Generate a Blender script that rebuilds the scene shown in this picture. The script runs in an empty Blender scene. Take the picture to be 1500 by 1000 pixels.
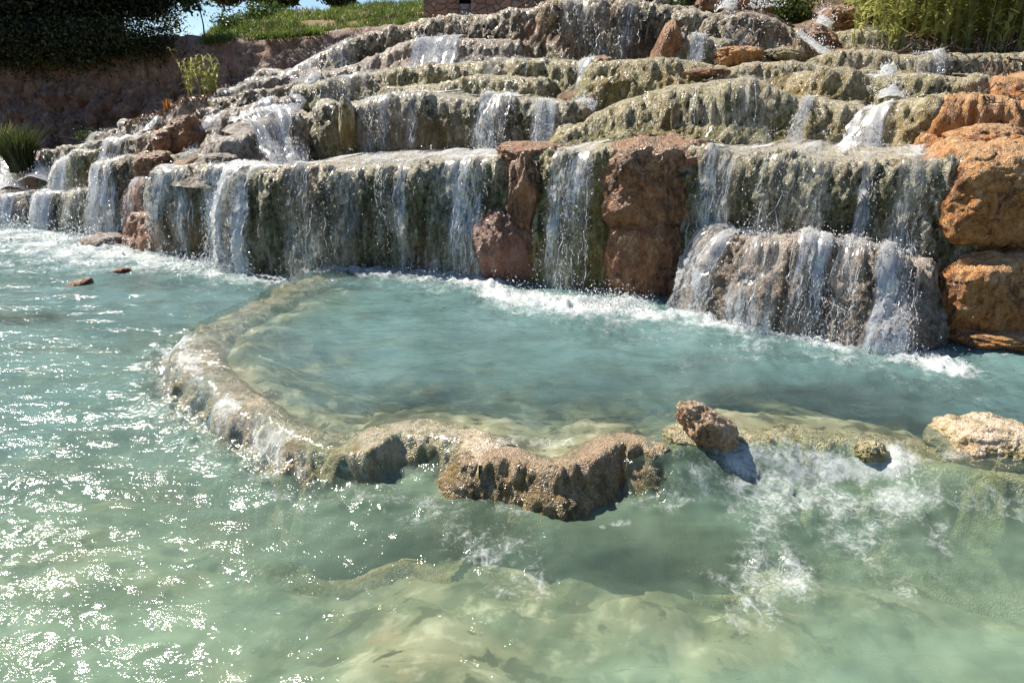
import bpy, math, random
import numpy as np
from mathutils import Vector
random.seed(7); rng = np.random.default_rng(7)
S = bpy.context.scene; COL = S.collection
R = math.radians

# ------------------------------------------------------------------ camera
PITCH = math.atan(380/1000.0); CP, SP = math.cos(PITCH), math.sin(PITCH); CAMZ = 1.7
cam = bpy.data.cameras.new('camera'); co = bpy.data.objects.new('camera', cam); COL.objects.link(co)
co.location = (0, 0, CAMZ); co.rotation_euler = (math.pi/2-PITCH, 0, 0)
cam.lens = 24; cam.sensor_width = 36; cam.clip_start = .05; cam.clip_end = 3000
S.camera = co
def ray(px, py):
    a = (px-750)/1000.0; b = (500-py)/1000.0
    return np.array([a, CP+b*SP, -SP+b*CP])
def fy(px):
    t = min(1, max(0, (px-350)/250.0)); return 1+.076*t*t*(3-2*t)
def atY(px, py, Y):
    Y = Y*(fy(px) if Y < 12 else 1); d = ray(px, py); return np.array([0, 0, CAMZ])+d*(Y/d[1])
def atZ(px, py, z):
    d = ray(px, py); return np.array([0, 0, CAMZ])+d*((z-CAMZ)/d[2])
def proj(P):
    P = np.asarray(P); x = P[..., 0]; y = P[..., 1]; z = P[..., 2]-CAMZ
    f = y*CP-z*SP; u = y*SP+z*CP
    return 750+1000*x/f, 500-1000*u/f

# ------------------------------------------------------------------ noise
_p = rng.permutation(256); PERM = np.concatenate([_p, _p, _p])
_g = rng.normal(size=(256, 3)); GRAD = _g/np.linalg.norm(_g, axis=1)[:, None]
def pn(x, y, z=0.0):
    x, y, z = np.broadcast_arrays(np.asarray(x, float), np.asarray(y, float), np.asarray(z, float))
    xi = np.floor(x).astype(int); yi = np.floor(y).astype(int); zi = np.floor(z).astype(int)
    xf = x-xi; yf = y-yi; zf = z-zi; xi &= 255; yi &= 255; zi &= 255
    u = xf*xf*xf*(xf*(xf*6-15)+10); v = yf*yf*yf*(yf*(yf*6-15)+10); w = zf*zf*zf*(zf*(zf*6-15)+10)
    def g(a, b, c):
        h = PERM[PERM[PERM[(xi+a) & 255]+((yi+b) & 255)]+((zi+c) & 255)]
        G = GRAD[h]; return G[..., 0]*(xf-a)+G[..., 1]*(yf-b)+G[..., 2]*(zf-c)
    x00 = g(0, 0, 0)*(1-u)+g(1, 0, 0)*u; x10 = g(0, 1, 0)*(1-u)+g(1, 1, 0)*u
    x01 = g(0, 0, 1)*(1-u)+g(1, 0, 1)*u; x11 = g(0, 1, 1)*(1-u)+g(1, 1, 1)*u
    return ((x00*(1-v)+x10*v)*(1-w)+(x01*(1-v)+x11*v)*w)*1.6
def fbm(x, y, z=0.0, o=4, gain=.5):
    s = 0; a = 1; f = 1
    for k in range(o):
        s = s+a*pn(x*f+17.3*k, y*f+5.1*k, np.asarray(z)*f); a *= gain; f *= 2.03
    return s
def sstep(a, b, x):
    t = np.clip((x-a)/(b-a), 0, 1); return t*t*(3-2*t)

# ------------------------------------------------------------------ object helpers
def tag(o, label=None, cat=None, group=None, kind=None):
    if label: o['label'] = label
    if cat: o['category'] = cat
    if group: o['group'] = group
    if kind: o['kind'] = kind
    return o
def mk(name, V, F, mat, parent=None, attrs=None, origin=None, smooth=True):
    V = np.asarray(V, float).reshape(-1, 3); F = np.asarray(F, int)
    if origin is not None: V = V-np.asarray(origin)
    me = bpy.data.meshes.new(name); n = F.shape[1]
    me.vertices.add(len(V)); me.vertices.foreach_set('co', V.astype(np.float32).ravel())
    me.loops.add(F.size); me.loops.foreach_set('vertex_index', F.astype(np.int32).ravel())
    me.polygons.add(len(F)); me.polygons.foreach_set('loop_start', (np.arange(len(F))*n).astype(np.int32))
    me.polygons.foreach_set('loop_total', np.full(len(F), n, np.int32))
    if smooth: me.polygons.foreach_set('use_smooth', np.ones(len(F), bool))
    for k, a in (attrs or {}).items():
        at = me.attributes.new(k, 'FLOAT', 'POINT'); at.data.foreach_set('value', np.asarray(a, np.float32).ravel())
    me.update(calc_edges=True); me.validate()
    me.materials.append(mat)
    o = bpy.data.objects.new(name, me); COL.objects.link(o)
    if origin is not None: o.location = origin
    if parent is not None:
        o.parent = parent
        o.location = (np.asarray(origin if origin is not None else (0, 0, 0))-np.array(parent.location))
    return o
def empty(name, loc):
    o = bpy.data.objects.new(name, None); COL.objects.link(o); o.location = loc; o.empty_display_size = .1; return o
def gridF(nr, nc, mask=None):
    i = np.arange((nr-1)*(nc-1)).reshape(nr-1, nc-1); r = i//(nc-1); c = i % (nc-1); a = r*nc+c
    F = np.stack([a, a+1, a+nc+1, a+nc], -1)
    return F.reshape(-1, 4) if mask is None else F[mask]
def gnormals(G):
    dr = np.gradient(G, axis=0); dc = np.gradient(G, axis=1); n = np.cross(dc, dr)
    return n/(np.linalg.norm(n, axis=-1, keepdims=True)+1e-9)
def resample(P, ds):
    P = np.asarray(P, float); n = len(P); out = []
    Q = np.vstack([2*P[0]-P[1], P, 2*P[-1]-P[-2]])
    for i in range(1, n):
        p0, p1, p2, p3 = Q[i-1], Q[i], Q[i+1], Q[i+2]
        t = np.linspace(0, 1, 24, endpoint=False)[:, None]
        out.append(.5*((2*p1)+(-p0+p2)*t+(2*p0-5*p1+4*p2-p3)*t*t+(-p0+3*p1-3*p2+p3)*t**3))
    C = np.vstack(out+[P[-1:]])
    s = np.concatenate([[0], np.cumsum(np.linalg.norm(np.diff(C[:, :2], axis=0), axis=1))])
    k = max(4, int(s[-1]/ds)); t = np.linspace(0, s[-1], k)
    return np.stack([np.interp(t, s, C[:, j]) for j in range(C.shape[1])], 1)

# ------------------------------------------------------------------ materials
def newmat(name):
    m = bpy.data.materials.new(name); m.use_nodes = True; nt = m.node_tree
    for n in list(nt.nodes): nt.nodes.remove(n)
    out = nt.nodes.new('ShaderNodeOutputMaterial')
    return m, nt, out
class N:
    def __init__(s, nt): s.nt = nt
    def __call__(s, t, ins=None, **kw):
        n = s.nt.nodes.new('ShaderNode'+t)
        for k, v in kw.items(): setattr(n, k, v)
        for k, v in (ins or {}).items(): s.set(n, k, v)
        return n
    def set(s, n, k, v):
        if isinstance(v, bpy.types.Node): v = v.outputs[0]
        if isinstance(v, bpy.types.NodeSocket): s.nt.links.new(v, n.inputs[k])
        else:
            if isinstance(v, tuple) and len(v) == 3 and n.inputs[k].type == 'RGBA': v = v+(1,)
            n.inputs[k].default_value = v
    def math(s, op, a, b=0.0, c=0.0, clamp=False):
        n = s.nt.nodes.new('ShaderNodeMath'); n.operation = op; n.use_clamp = clamp
        for i, v in enumerate((a, b, c)): s.set(n, i, v)
        return n.outputs[0]
    def mix(s, f, a, b):
        n = s.nt.nodes.new('ShaderNodeMix'); n.data_type = 'RGBA'; s.set(n, 0, f); s.set(n, 6, a); s.set(n, 7, b); return n.outputs[2]
    def ms(s, f, a, b):
        n = s.nt.nodes.new('ShaderNodeMixShader'); s.set(n, 0, f); s.set(n, 1, a); s.set(n, 2, b); return n.outputs[0]
    def range(s, v, a, b, c=0.0, d=1.0, smooth=True):
        n = s.nt.nodes.new('ShaderNodeMapRange'); n.interpolation_type = 'SMOOTHSTEP' if smooth else 'LINEAR'
        for i, x in enumerate((v, a, b, c, d)): s.set(n, i, x)
        return n.outputs[0]
    def pos(s, sc=(1, 1, 1)):
        g = s('NewGeometry'); m = s('VectorMath', {0: g.outputs['Position'], 1: sc}, operation='MULTIPLY'); return m.outputs[0]
    def noise(s, vec, scale, detail=4, rough=.55, dist=0.0):
        n = s('TexNoise', {'Vector': vec, 'Scale': scale, 'Detail': detail, 'Roughness': rough, 'Distortion': dist}); return n.outputs['Fac']
    def attr(s, name):
        n = s('Attribute', attribute_name=name); return n.outputs['Fac']

def rock_mat(name, dark, mid, pale, crust, rust, moss=.5, rustamt=.3, crustamt=.7, rough=.35, bump=.8, streak=.5):
    m, nt, out = newmat(name); n = N(nt)
    P = n.pos()
    a = n.noise(n.pos((1, 1, .45)), 7, 8, .62, .4)
    a2 = n.noise(n.pos((1, 1, .6)), 31, 6, .7, .6)
    am = n.math('ADD', n.math('MULTIPLY', a, .55), n.math('MULTIPLY', a2, .45))
    c = n.mix(n.range(am, .42, .50), dark, mid)
    c = n.mix(n.range(am, .515, .60), c, pale)
    b = n.noise(P, 2.1, 5, .6)
    c = n.mix(n.math('MULTIPLY', n.range(b, .5, .66), rustamt), c, rust)
    st = n.noise(n.pos((30, 30, 3.2)), 1.0, 6, .68, .6)
    c = n.mix(n.math('MULTIPLY', n.range(st, .55, .72), streak), c, pale)
    c = n.mix(n.math('MULTIPLY', n.range(st, .46, .32), streak*.8), c, dark)
    if streak > .35:
        wd = n.noise(n.pos((8.5, 8.5, .9)), 1.0, 6, .65, .7)
        c = n.mix(n.range(wd, .53, .68, 0, .75), c, crust)
        c = n.mix(n.range(n.noise(P, .9, 4, .6), .5, .64, 0, .4), c, rust)
    lip = n.attr('lip')
    k = n.noise(P, 16, 6, .65)
    cf = n.math('MULTIPLY', n.range(n.math('ADD', lip, n.math('MULTIPLY', n.math('SUBTRACT', n.math('ADD', n.math('MULTIPLY', k, .6), n.math('MULTIPLY', a2, .4)), .5), 2.2)), .56, .92), crustamt)
    c = n.mix(cf, c, crust)
    f = n.noise(P, 70, 4, .7)
    c = n.mix(n.range(f, .5, .3, 0, .55), c, dark)
    wv = n('TexVoronoi', {'Vector': n('VectorMath', {0: P, 1: n('TexNoise', {'Vector': P, 'Scale': 9.0}).outputs['Color']}).outputs[0], 'Scale': 26.0})
    h = n.math('ADD', n.math('MULTIPLY', f, .5), n.math('MULTIPLY', k, 1.0))
    h = n.math('ADD', h, n.math('MULTIPLY', wv.outputs['Distance'], -.5))
    h = n.math('ADD', h, n.math('MULTIPLY', st, .5))
    h = n.math('ADD', h, n.math('MULTIPLY', a2, .7))
    bp = n('Bump', {'Strength': bump, 'Distance': .035, 'Height': h})
    rg = n.range(n.noise(P, 11, 4), .35, .65, rough-.13, rough+.3)
    p = n('BsdfPrincipled', {'Base Color': c, 'Roughness': rg, 'Normal': bp.outputs[0], 'Specular IOR Level': .55, 'Coat Weight': (0.0 if rough > .7 else .28), 'Coat Roughness': .24, 'Coat Normal': bp.outputs[0]})
    nt.links.new(p.outputs[0], out.inputs[0])
    return m
M = {}
M['moss'] = rock_mat('mossy_travertine', (.026, .03, .012), (.195, .185, .078), (.56, .51, .38), (.82, .74, .58), (.34, .20, .08), rustamt=.5, bump=1.0, streak=.7)
M['olive'] = rock_mat('olive_travertine', (.04, .042, .01), (.24, .215, .06), (.58, .50, .28), (.78, .69, .48), (.42, .27, .08), rustamt=.55, bump=1.0, streak=.6)
M['umber'] = rock_mat('umber_travertine', (.03, .026, .012), (.16, .12, .055), (.48, .39, .26), (.72, .62, .46), (.36, .17, .07), rustamt=.8, bump=1.0, streak=.65)
M['pink'] = rock_mat('pinkish_tan_travertine', (.09, .07, .055), (.34, .265, .20), (.60, .50, .41), (.76, .67, .57), (.44, .28, .17), rustamt=.5, bump=1.0, streak=.6)
M['cream'] = rock_mat('cream_travertine', (.06, .052, .014), (.34, .285, .11), (.70, .61, .41), (.80, .71, .52), (.48, .30, .10), rustamt=.6, bump=1.0, streak=.55)
M['brown'] = rock_mat('brown_rock', (.06, .028, .012), (.29, .13, .055), (.48, .27, .14), (.55, .36, .23), (.46, .18, .055), rustamt=.6, crustamt=.6, streak=.3)
M['mauve'] = rock_mat('mauve_rock', (.07, .04, .03), (.24, .135, .10), (.44, .31, .27), (.5, .42, .38), (.34, .14, .08), rustamt=.6, crustamt=.4, streak=.5, rough=.3)
M['orange'] = rock_mat('orange_rock', (.15, .052, .012), (.48, .20, .05), (.62, .35, .14), (.72, .48, .26), (.56, .20, .03), rustamt=.7, crustamt=.6, streak=.22, rough=.45)
M['grey'] = rock_mat('grey_rock', (.06, .048, .036), (.28, .22, .165), (.55, .47, .39), (.70, .62, .53), (.38, .22, .12), rustamt=.5, bump=1.0, streak=.6)
M['rim'] = rock_mat('rim_travertine', (.075, .062, .016), (.34, .27, .095), (.60, .48, .34), (.66, .53, .40), (.50, .31, .20), rustamt=.55, crustamt=.85, streak=.45, bump=.6, rough=.24)
M['rim2'] = rock_mat('tan_travertine', (.16, .075, .035), (.46, .27, .14), (.64, .47, .32), (.70, .54, .38), (.5, .25, .11), rustamt=.6, crustamt=.6, streak=.2)
M['wetrim'] = rock_mat('wet_tan_travertine', (.05, .042, .014), (.25, .175, .07), (.46, .32, .19), (.52, .39, .26), (.42, .22, .12), rustamt=.6, crustamt=.8, streak=.5, bump=.8, rough=.24)
M['earth'] = rock_mat('cliff_earth', (.14, .095, .078), (.42, .31, .25), (.64, .50, .41), (.54, .41, .33), (.48, .26, .17), rustamt=.6, crustamt=.2, rough=.85, streak=.2, bump=1.0)
M['lime'] = rock_mat('algae_rock', (.10, .095, .03), (.42, .38, .14), (.70, .62, .38), (.74, .64, .42), (.55, .42, .18), rustamt=.5, crustamt=.8, streak=.5, bump=1.0)

def water_white(name, thr0=.45, thr1=.62, sheet=False):
    m, nt, out = newmat(name); n = N(nt)
    d = n('BsdfDiffuse', {'Color': (.86, .88, .9)}); t = n('BsdfTranslucent', {'Color': (.86, .88, .9)})
    g = n('BsdfGlossy', {'Color': (1, 1, 1), 'Roughness': .18})
    sh = n.ms(.6, d.outputs[0], t.outputs[0])
    sh = n.ms(.14, sh, g.outputs[0])
    if sheet:
        u = n.attr('su'); v = n.attr('sv'); dn = n.attr('dens')
        cv = n('CombineXYZ', {'X': n.math('MULTIPLY', u, 34.0), 'Y': n.math('MULTIPLY', v, 4.2), 'Z': 0.0})
        a = n.noise(cv, 1.0, 7, .66, 1.2)
        cv2 = n('CombineXYZ', {'X': n.math('MULTIPLY', u, 55.0), 'Y': n.math('MULTIPLY', v, 26.0), 'Z': 3.0})
        b = n.noise(cv2, 1.0, 6, .72, 1.5)
        cv3 = n('CombineXYZ', {'X': n.math('MULTIPLY', u, 5.0), 'Y': n.math('MULTIPLY', v, 2.0), 'Z': 7.0})
        e = n.noise(cv3, 1.0, 3, .6, .5)
        rd = n.math('SUBTRACT', 1.0, n.math('MULTIPLY', n.math('ABSOLUTE', n.math('SUBTRACT', b, .5)), 5.0), clamp=True)
        a = n.math('ADD', n.math('MULTIPLY', a, .46), n.math('MULTIPLY', b, .36))
        a = n.math('ADD', a, n.math('MULTIPLY', e, .18)); a = n.math('ADD', a, n.math('MULTIPLY', n.math('SUBTRACT', rd, .55), .13))
        f = n.range(n.math('ADD', a, n.math('MULTIPLY', n.math('SUBTRACT', dn, .56), .42)), thr0, thr1)
        f = n.math('MAXIMUM', f, n.math('MULTIPLY', n.range(n.math('ADD', a, n.math('MULTIPLY', n.math('SUBTRACT', dn, .5), .5)), .40, .62), n.math('MULTIPLY', n.range(dn, .02, .35), .32)))
        film = n('BsdfTransparent', {'Color': (1, 1, 1)}).outputs[0]
        sh = n.ms(f, film, sh)
    nt.links.new(sh, out.inputs[0]); return m
M['spray'] = water_white('white_water')
M['sheet'] = water_white('falling_water', .495, .60, True)

def bed_mat():
    m, nt, out = newmat('bed_sediment'); n = N(nt); P = n.pos()
    a = n.noise(P, 2.2, 5, .55, .5); b = n.noise(P, 6.5, 4, .55, .3)
    c = n.mix(n.range(a, .38, .62), (.15, .15, .07), (.40, .35, .21))
    c = n.mix(n.range(b, .52, .68), c, (.60, .52, .36)); c = n.mix(n.range(b, .47, .38), c, (.10, .085, .04))
    c = n.mix(n.range(n.noise(P, 3.3, 3), .58, .7, 0, .5), c, (.42, .25, .12))
    k = n.noise(P, 16, 6, .65); z = n('SeparateXYZ', {0: P}).outputs[2]
    c = n.mix(n.range(z, .16, .3), c, n.mix(n.range(k, .35, .65), (.07, .045, .025), (.22, .13, .07)))
    bp = n('Bump', {'Strength': .25, 'Distance': .02, 'Height': a})
    p = n('BsdfPrincipled', {'Base Color': c, 'Roughness': .85, 'Normal': bp.outputs[0]}); nt.links.new(p.outputs[0], out.inputs[0]); return m
M['bed'] = bed_mat()
def leaf_mat(name, c0, c1, tr=.4):
    m, nt, out = newmat(name); n = N(nt)
    k = n.attr('tint'); c = n.mix(k, c0, c1)
    d = n('BsdfDiffuse', {'Color': c}); t = n('BsdfTranslucent', {'Color': c}); g = n('BsdfGlossy', {'Roughness': .4, 'Color': (.6, .6, .6)})
    nt.links.new(n.ms(.05, n.ms(tr, d.outputs[0], t.outputs[0]), g.outputs[0]), out.inputs[0]); return m
M['darkleaf'] = leaf_mat('dark_foliage', (.012, .02, .008), (.11, .14, .04), .4)
M['leaf'] = leaf_mat('green_foliage', (.03, .06, .015), (.13, .19, .04), .45)
M['reed'] = leaf_mat('reed_foliage', (.14, .15, .05), (.55, .56, .19), .5)
M['turf'] = leaf_mat('turf_foliage', (.05, .09, .015), (.26, .34, .06), .45)
M['dry'] = leaf_mat('dry_litter', (.09, .05, .03), (.30, .19, .10), .2)
M['autumn'] = leaf_mat('orange_leaf', (.3, .12, .03), (.5, .22, .05), .4)
def plain(name, c0, c1, scale=20, rough=.8, bump=.5, sc=(1, 1, 1)):
    m, nt, out = newmat(name); n = N(nt); P = n.pos(sc)
    a = n.noise(P, scale, 6, .65); c = n.mix(n.range(a, .35, .65), c0, c1)
    b = n('Bump', {'Strength': bump, 'Distance': .03, 'Height': a})
    p = n('BsdfPrincipled', {'Base Color': c, 'Roughness': rough, 'Normal': b.outputs[0]}); nt.links.new(p.outputs[0], out.inputs[0]); return m
M['bark'] = plain('bark', (.03, .022, .016), (.10, .075, .055), 12, .9, .9, (3, 3, .6))
M['hill'] = plain('hill_soil', (.10, .10, .03), (.26, .15, .08), 2, .95, .5)
M['twig'] = plain('twig_wood', (.07, .045, .03), (.2, .14, .1), 30)
M['tile'] = plain('roof_clay', (.25, .1, .06), (.4, .2, .12), 8)
M['dark'] = plain('window_shade', (.01, .009, .008), (.02, .018, .015), 8)

def stone_mat():
    m, nt, out = newmat('rubble_stone'); n = N(nt); P = n.pos((1, 1, 1.6))
    w = n('VectorMath', {0: P, 1: n('VectorMath', {0: n('TexNoise', {'Vector': P, 'Scale': 4.0}).outputs['Color'], 1: (.12, .12, .12)}, operation='MULTIPLY').outputs[0]})
    v = n('TexVoronoi', {'Vector': w.outputs[0], 'Scale': 5.5}); e = n('TexVoronoi', {'Vector': w.outputs[0], 'Scale': 5.5}, feature='DISTANCE_TO_EDGE')
    sepc = n('SeparateColor', {0: v.outputs['Color']})
    c = n.mix(sepc.outputs[0], (.30, .20, .16), (.52, .42, .36)); c = n.mix(n.math('MULTIPLY', sepc.outputs[1], .5), c, (.42, .24, .17))
    c = n.mix(n.range(n.noise(P, 30, 5), .4, .7, 0, .4), c, (.2, .15, .12))
    mo = n.range(e.outputs['Distance'], .0, .09); c = n.mix(mo, (.34, .29, .25), c)
    b = n('Bump', {'Strength': .9, 'Distance': .04, 'Height': n.math('ADD', mo, n.math('MULTIPLY', n.noise(P, 25, 4), .3))})
    p = n('BsdfPrincipled', {'Base Color': c, 'Roughness': .9, 'Normal': b.outputs[0]}); nt.links.new(p.outputs[0], out.inputs[0]); return m
M['stone'] = stone_mat()

def water_mat():
    m, nt, out = newmat('thermal_water'); n = N(nt); P = n.pos()
    turb = n.attr('turb'); foam = n.attr('foam'); tone = n.attr('tone'); agit = n.attr('agit')
    w1 = n.noise(P, 1.3, 3, .5, .6)
    milk = n.mix(tone, (.195, .285, .20), (.138, .235, .233))
    milk = n.mix(n.range(w1, .35, .7, 0, .35), milk, (.065, .135, .12))
    sw = n.noise(n.pos((1, 1.6, 1)), 2.2, 3, .5, .5)
    tb = n.math('MULTIPLY', turb, n.range(sw, .3, .7, .72, 1.12), clamp=True)
    tint = n.mix(turb, (.97, .99, .98), (.70, .88, .82))
    # ripples
    r1 = n.noise(n.pos((1, 1.9, 1)), 5.0, 5, .62, .8)
    r2 = n.noise(n.pos((1, 1.6, 1)), 21.0, 2, .45, .5)
    r3 = n.noise(P, 75.0, 2, .5)
    hh = n.math('ADD', n.math('MULTIPLY', r1, 1.0), n.math('MULTIPLY', r2, .38)); hh = n.math('ADD', hh, n.math('MULTIPLY', r3, .02))
    bp = n('Bump', {'Strength': 1.0, 'Distance': n.math('ADD', .0105, n.math('MULTIPLY', agit, .020)), 'Height': hh})
    body = n.ms(tb, n('BsdfTransparent', {'Color': tint}).outputs[0], n('BsdfDiffuse', {'Color': milk}).outputs[0])
    f1 = n.noise(P, 24, 7, .72, 1.6); f2 = n.noise(P, 7, 5, .6, 1.0)
    fn = n.math('ADD', n.math('MULTIPLY', f1, .6), n.math('MULTIPLY', f2, .4))
    fn = n.math('ADD', n.math('MULTIPLY', n.math('SUBTRACT', fn, .5), 1.5), .5)
    fm = n.range(n.math('ADD', fn, n.math('MULTIPLY', n.math('SUBTRACT', foam, .5), .62)), .45, .92)
    fm = n.math('MULTIPLY', fm, n.range(foam, .02, .15, 0, .88))
    wh = n.ms(.3, n('BsdfDiffuse', {'Color': (.84, .88, .89)}).outputs[0], n('BsdfTranslucent', {'Color': (.84, .88, .89)}).outputs[0])
    body = n.ms(fm, body, wh)
    bs = n('Bump', {'Strength': 1.0, 'Distance': .02, 'Height': n.math('ADD', r1, n.math('MULTIPLY', r2, .25))})
    ior = n.range(n('NewGeometry').outputs['Backfacing'], 0.0, 1.0, 1.33, 1/1.33, False)   # the same reflectance from above and below
    fr = n('Fresnel', {'IOR': ior, 'Normal': bs.outputs[0]})
    gl = n('BsdfGlossy', {'Color': (1, 1, 1), 'Roughness': .105, 'Normal': bp.outputs[0]})
    sh = n.ms(n.math('MULTIPLY', fr, n.math('SUBTRACT', 1.0, n.math('MULTIPLY', fm, .7))), body, gl.outputs[0])
    nt.links.new(sh, out.inputs[0]); return m
M['water'] = water_mat()

# ------------------------------------------------------------------ ledges
LED = {}; CREST = []
def ledge(key, label, pts, mat, r=.12, depth=.7, batter=.1, bulge=.03, wrap=.3, style='moss', amp=1.0, rise=.02, name='rock_ledge', cat='rock ledge', back=.3, mound=True, group='travertine ledges of the cascade', hf=1.0, zn=1.0):
    raw = []
    for (px, pt, pb, Y) in pts:
        T = atY(px, pt, Y); B = atY(px, pb, Y-batter); raw.append([T[0], T[1], T[2], B[2]])
    Ym = np.mean([p[3] for p in pts]); ds = Ym*.0032
    C = resample(raw, ds)
    def arc(c0, c1, side):
        t = (c0-c1)[:2]; t = t/np.linalg.norm(t); inw = np.array([-t[1], t[0]])*(1 if side > 0 else -1)
        out = []
        k = max(5, int(wrap*1.57/ds))
        for a in np.linspace(0, math.pi/2, k)[1:]:
            out.append(np.r_[c0[:2]+t*wrap*math.sin(a)+inw*wrap*(1-math.cos(a)), c0[2:]])
        e = out[-1]
        for d in np.arange(ds, back, ds): out.append(np.r_[e[:2]+inw*d, e[2:]])
        return np.array(out)
    Lf = arc(C[0], C[min(3, len(C)-1)], -1); Rt = arc(C[-1], C[-min(4, len(C))], 1)
    nL = len(Lf); nC = len(C)
    C = np.vstack([Lf[::-1], C, Rt]); n = len(C)
    isarc = np.ones(n, bool); isarc[nL:nL+nC] = False
    tg = np.gradient(C[:, :2], axis=0); 
    for _ in range(3): tg[1:-1] = (tg[:-2]+tg[1:-1]+tg[2:])/3
    tg /= np.linalg.norm(tg, axis=1)[:, None]; on = np.stack([tg[:, 1], -tg[:, 0]], 1)
    s = np.concatenate([[0], np.cumsum(np.linalg.norm(np.diff(C[:, :2], axis=0), axis=1))])
    zt, zb = C[:, 2].copy(), C[:, 3]; 
    zt = zt+zn*amp*hf*(.035*pn(s*1.7+3.3*len(LED), 1.5, Ym)+.02*pn(s*5, 7.5, Ym)+.008*pn(s*14, 2.5, Ym))
    h = np.maximum(zt-zb, .05); rr = np.minimum(r, .6*h)
    nf = int(np.clip(h.mean()/ds, 8, 90)); nl = 9; nt_ = 12
    rows = []; nrm = []; lip = []
    for t in np.linspace(0, 1, nf):
        z = zb-.15+t*(h-rr+.15); off = batter*(1-t)+bulge*math.sin(math.pi*min(1, t*.9))
        rows.append((off+0*z, z)); nrm.append((1, 0)); lip.append(t*.62)
    for a in np.linspace(0, math.pi/2, nl)[1:]:
        rows.append((-rr*(1-math.cos(a)), zt-rr+rr*math.sin(a))); nrm.append((math.cos(a), math.sin(a))); lip.append(.62+.3*a/(math.pi/2))
    for k in range(1, nt_+1):
        d = depth*(k/nt_)**1.6; dd = np.where(isarc, np.minimum(d, wrap*.9), d)
        rows.append((-rr-dd, zt+rise*dd)); nrm.append((0, 1)); lip.append(.92)
    nr = len(rows); G = np.zeros((nr, n, 3)); Nn = np.zeros((nr, n, 3))
    for i, (o, z) in enumerate(rows):
        G[i, :, :2] = C[:, :2]+on*np.broadcast_to(o, n)[:, None]; G[i, :, 2] = z
        Nn[i, :, :2] = on*nrm[i][0]; Nn[i, :, 2] = nrm[i][1]
    X, Y_, Z = G[..., 0], G[..., 1], G[..., 2]; L = np.broadcast_to(np.array(lip)[:, None], (nr, n))
    sc = amp*min(1.0, .35+h.mean())*hf
    topf = np.clip((L-.8)/.12, 0, 1); facef = 1-topf*.75
    if style == 'moss':
        d = .075*fbm(X*2.4, Y_*2.4, Z*1.6, 2)
        fl = pn(X*9+1.5*pn(X*3, Y_*3, Z*2), Y_*9, Z*1.6); d = d+.05*(.5-np.abs(fl))*1.2
        fl2 = pn(X*21, Y_*21, Z*4.5); d = d+.028*(.5-np.abs(fl2))
        bl = np.abs(pn(X*12, Y_*12, Z*9)); d = d+.055*bl*sstep(.15, .6, L)
        d = d+.034*np.abs(pn(X*27+pn(X*9, Y_*9, Z*9), Y_*27, Z*22))+.017*np.abs(pn(X*52, Y_*52, Z*40))+.008*pn(X*95, Y_*95, Z*70)
    else:
        d = .09*fbm(X*2.0, Y_*2.0, Z*2.2, 3)
        d = d-.022*np.exp(-(pn(X*3.1+9, Y_*3.1, Z*3.4)/.07)**2)
        d = d+.035*fbm(X*7, Y_*7, Z*6, 3)+.02*np.abs(pn(X*18, Y_*18, Z*15))+.012*fbm(X*40, Y_*40, Z*34, 2)
    if zn < 1: d = d*(1-.85*sstep(.35, .62, L))
    d = d*sc*facef
    G = G+Nn*d[..., None]
    V = G.reshape(-1, 3); org = np.array([C[:, 0].mean(), C[:, 1].mean(), zb.min()])
    o = mk(name, V, gridF(nr, n), M[mat], attrs={'lip': L}, origin=org)
    tag(o, label, cat, group)
    px, _ = proj(np.stack([C[:, 0], C[:, 1], zt], 1))
    LED[key] = dict(G=G, N=gnormals(G), s=s, px=px, L=L, core=~isarc, nf=nf, nl=nl, zb=zb, zt=zt, Y=Ym, on=on)
    if mound: CREST.append(np.column_stack([C[~isarc][:, :2], zt[~isarc], -on[~isarc]]))
    return o
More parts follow.
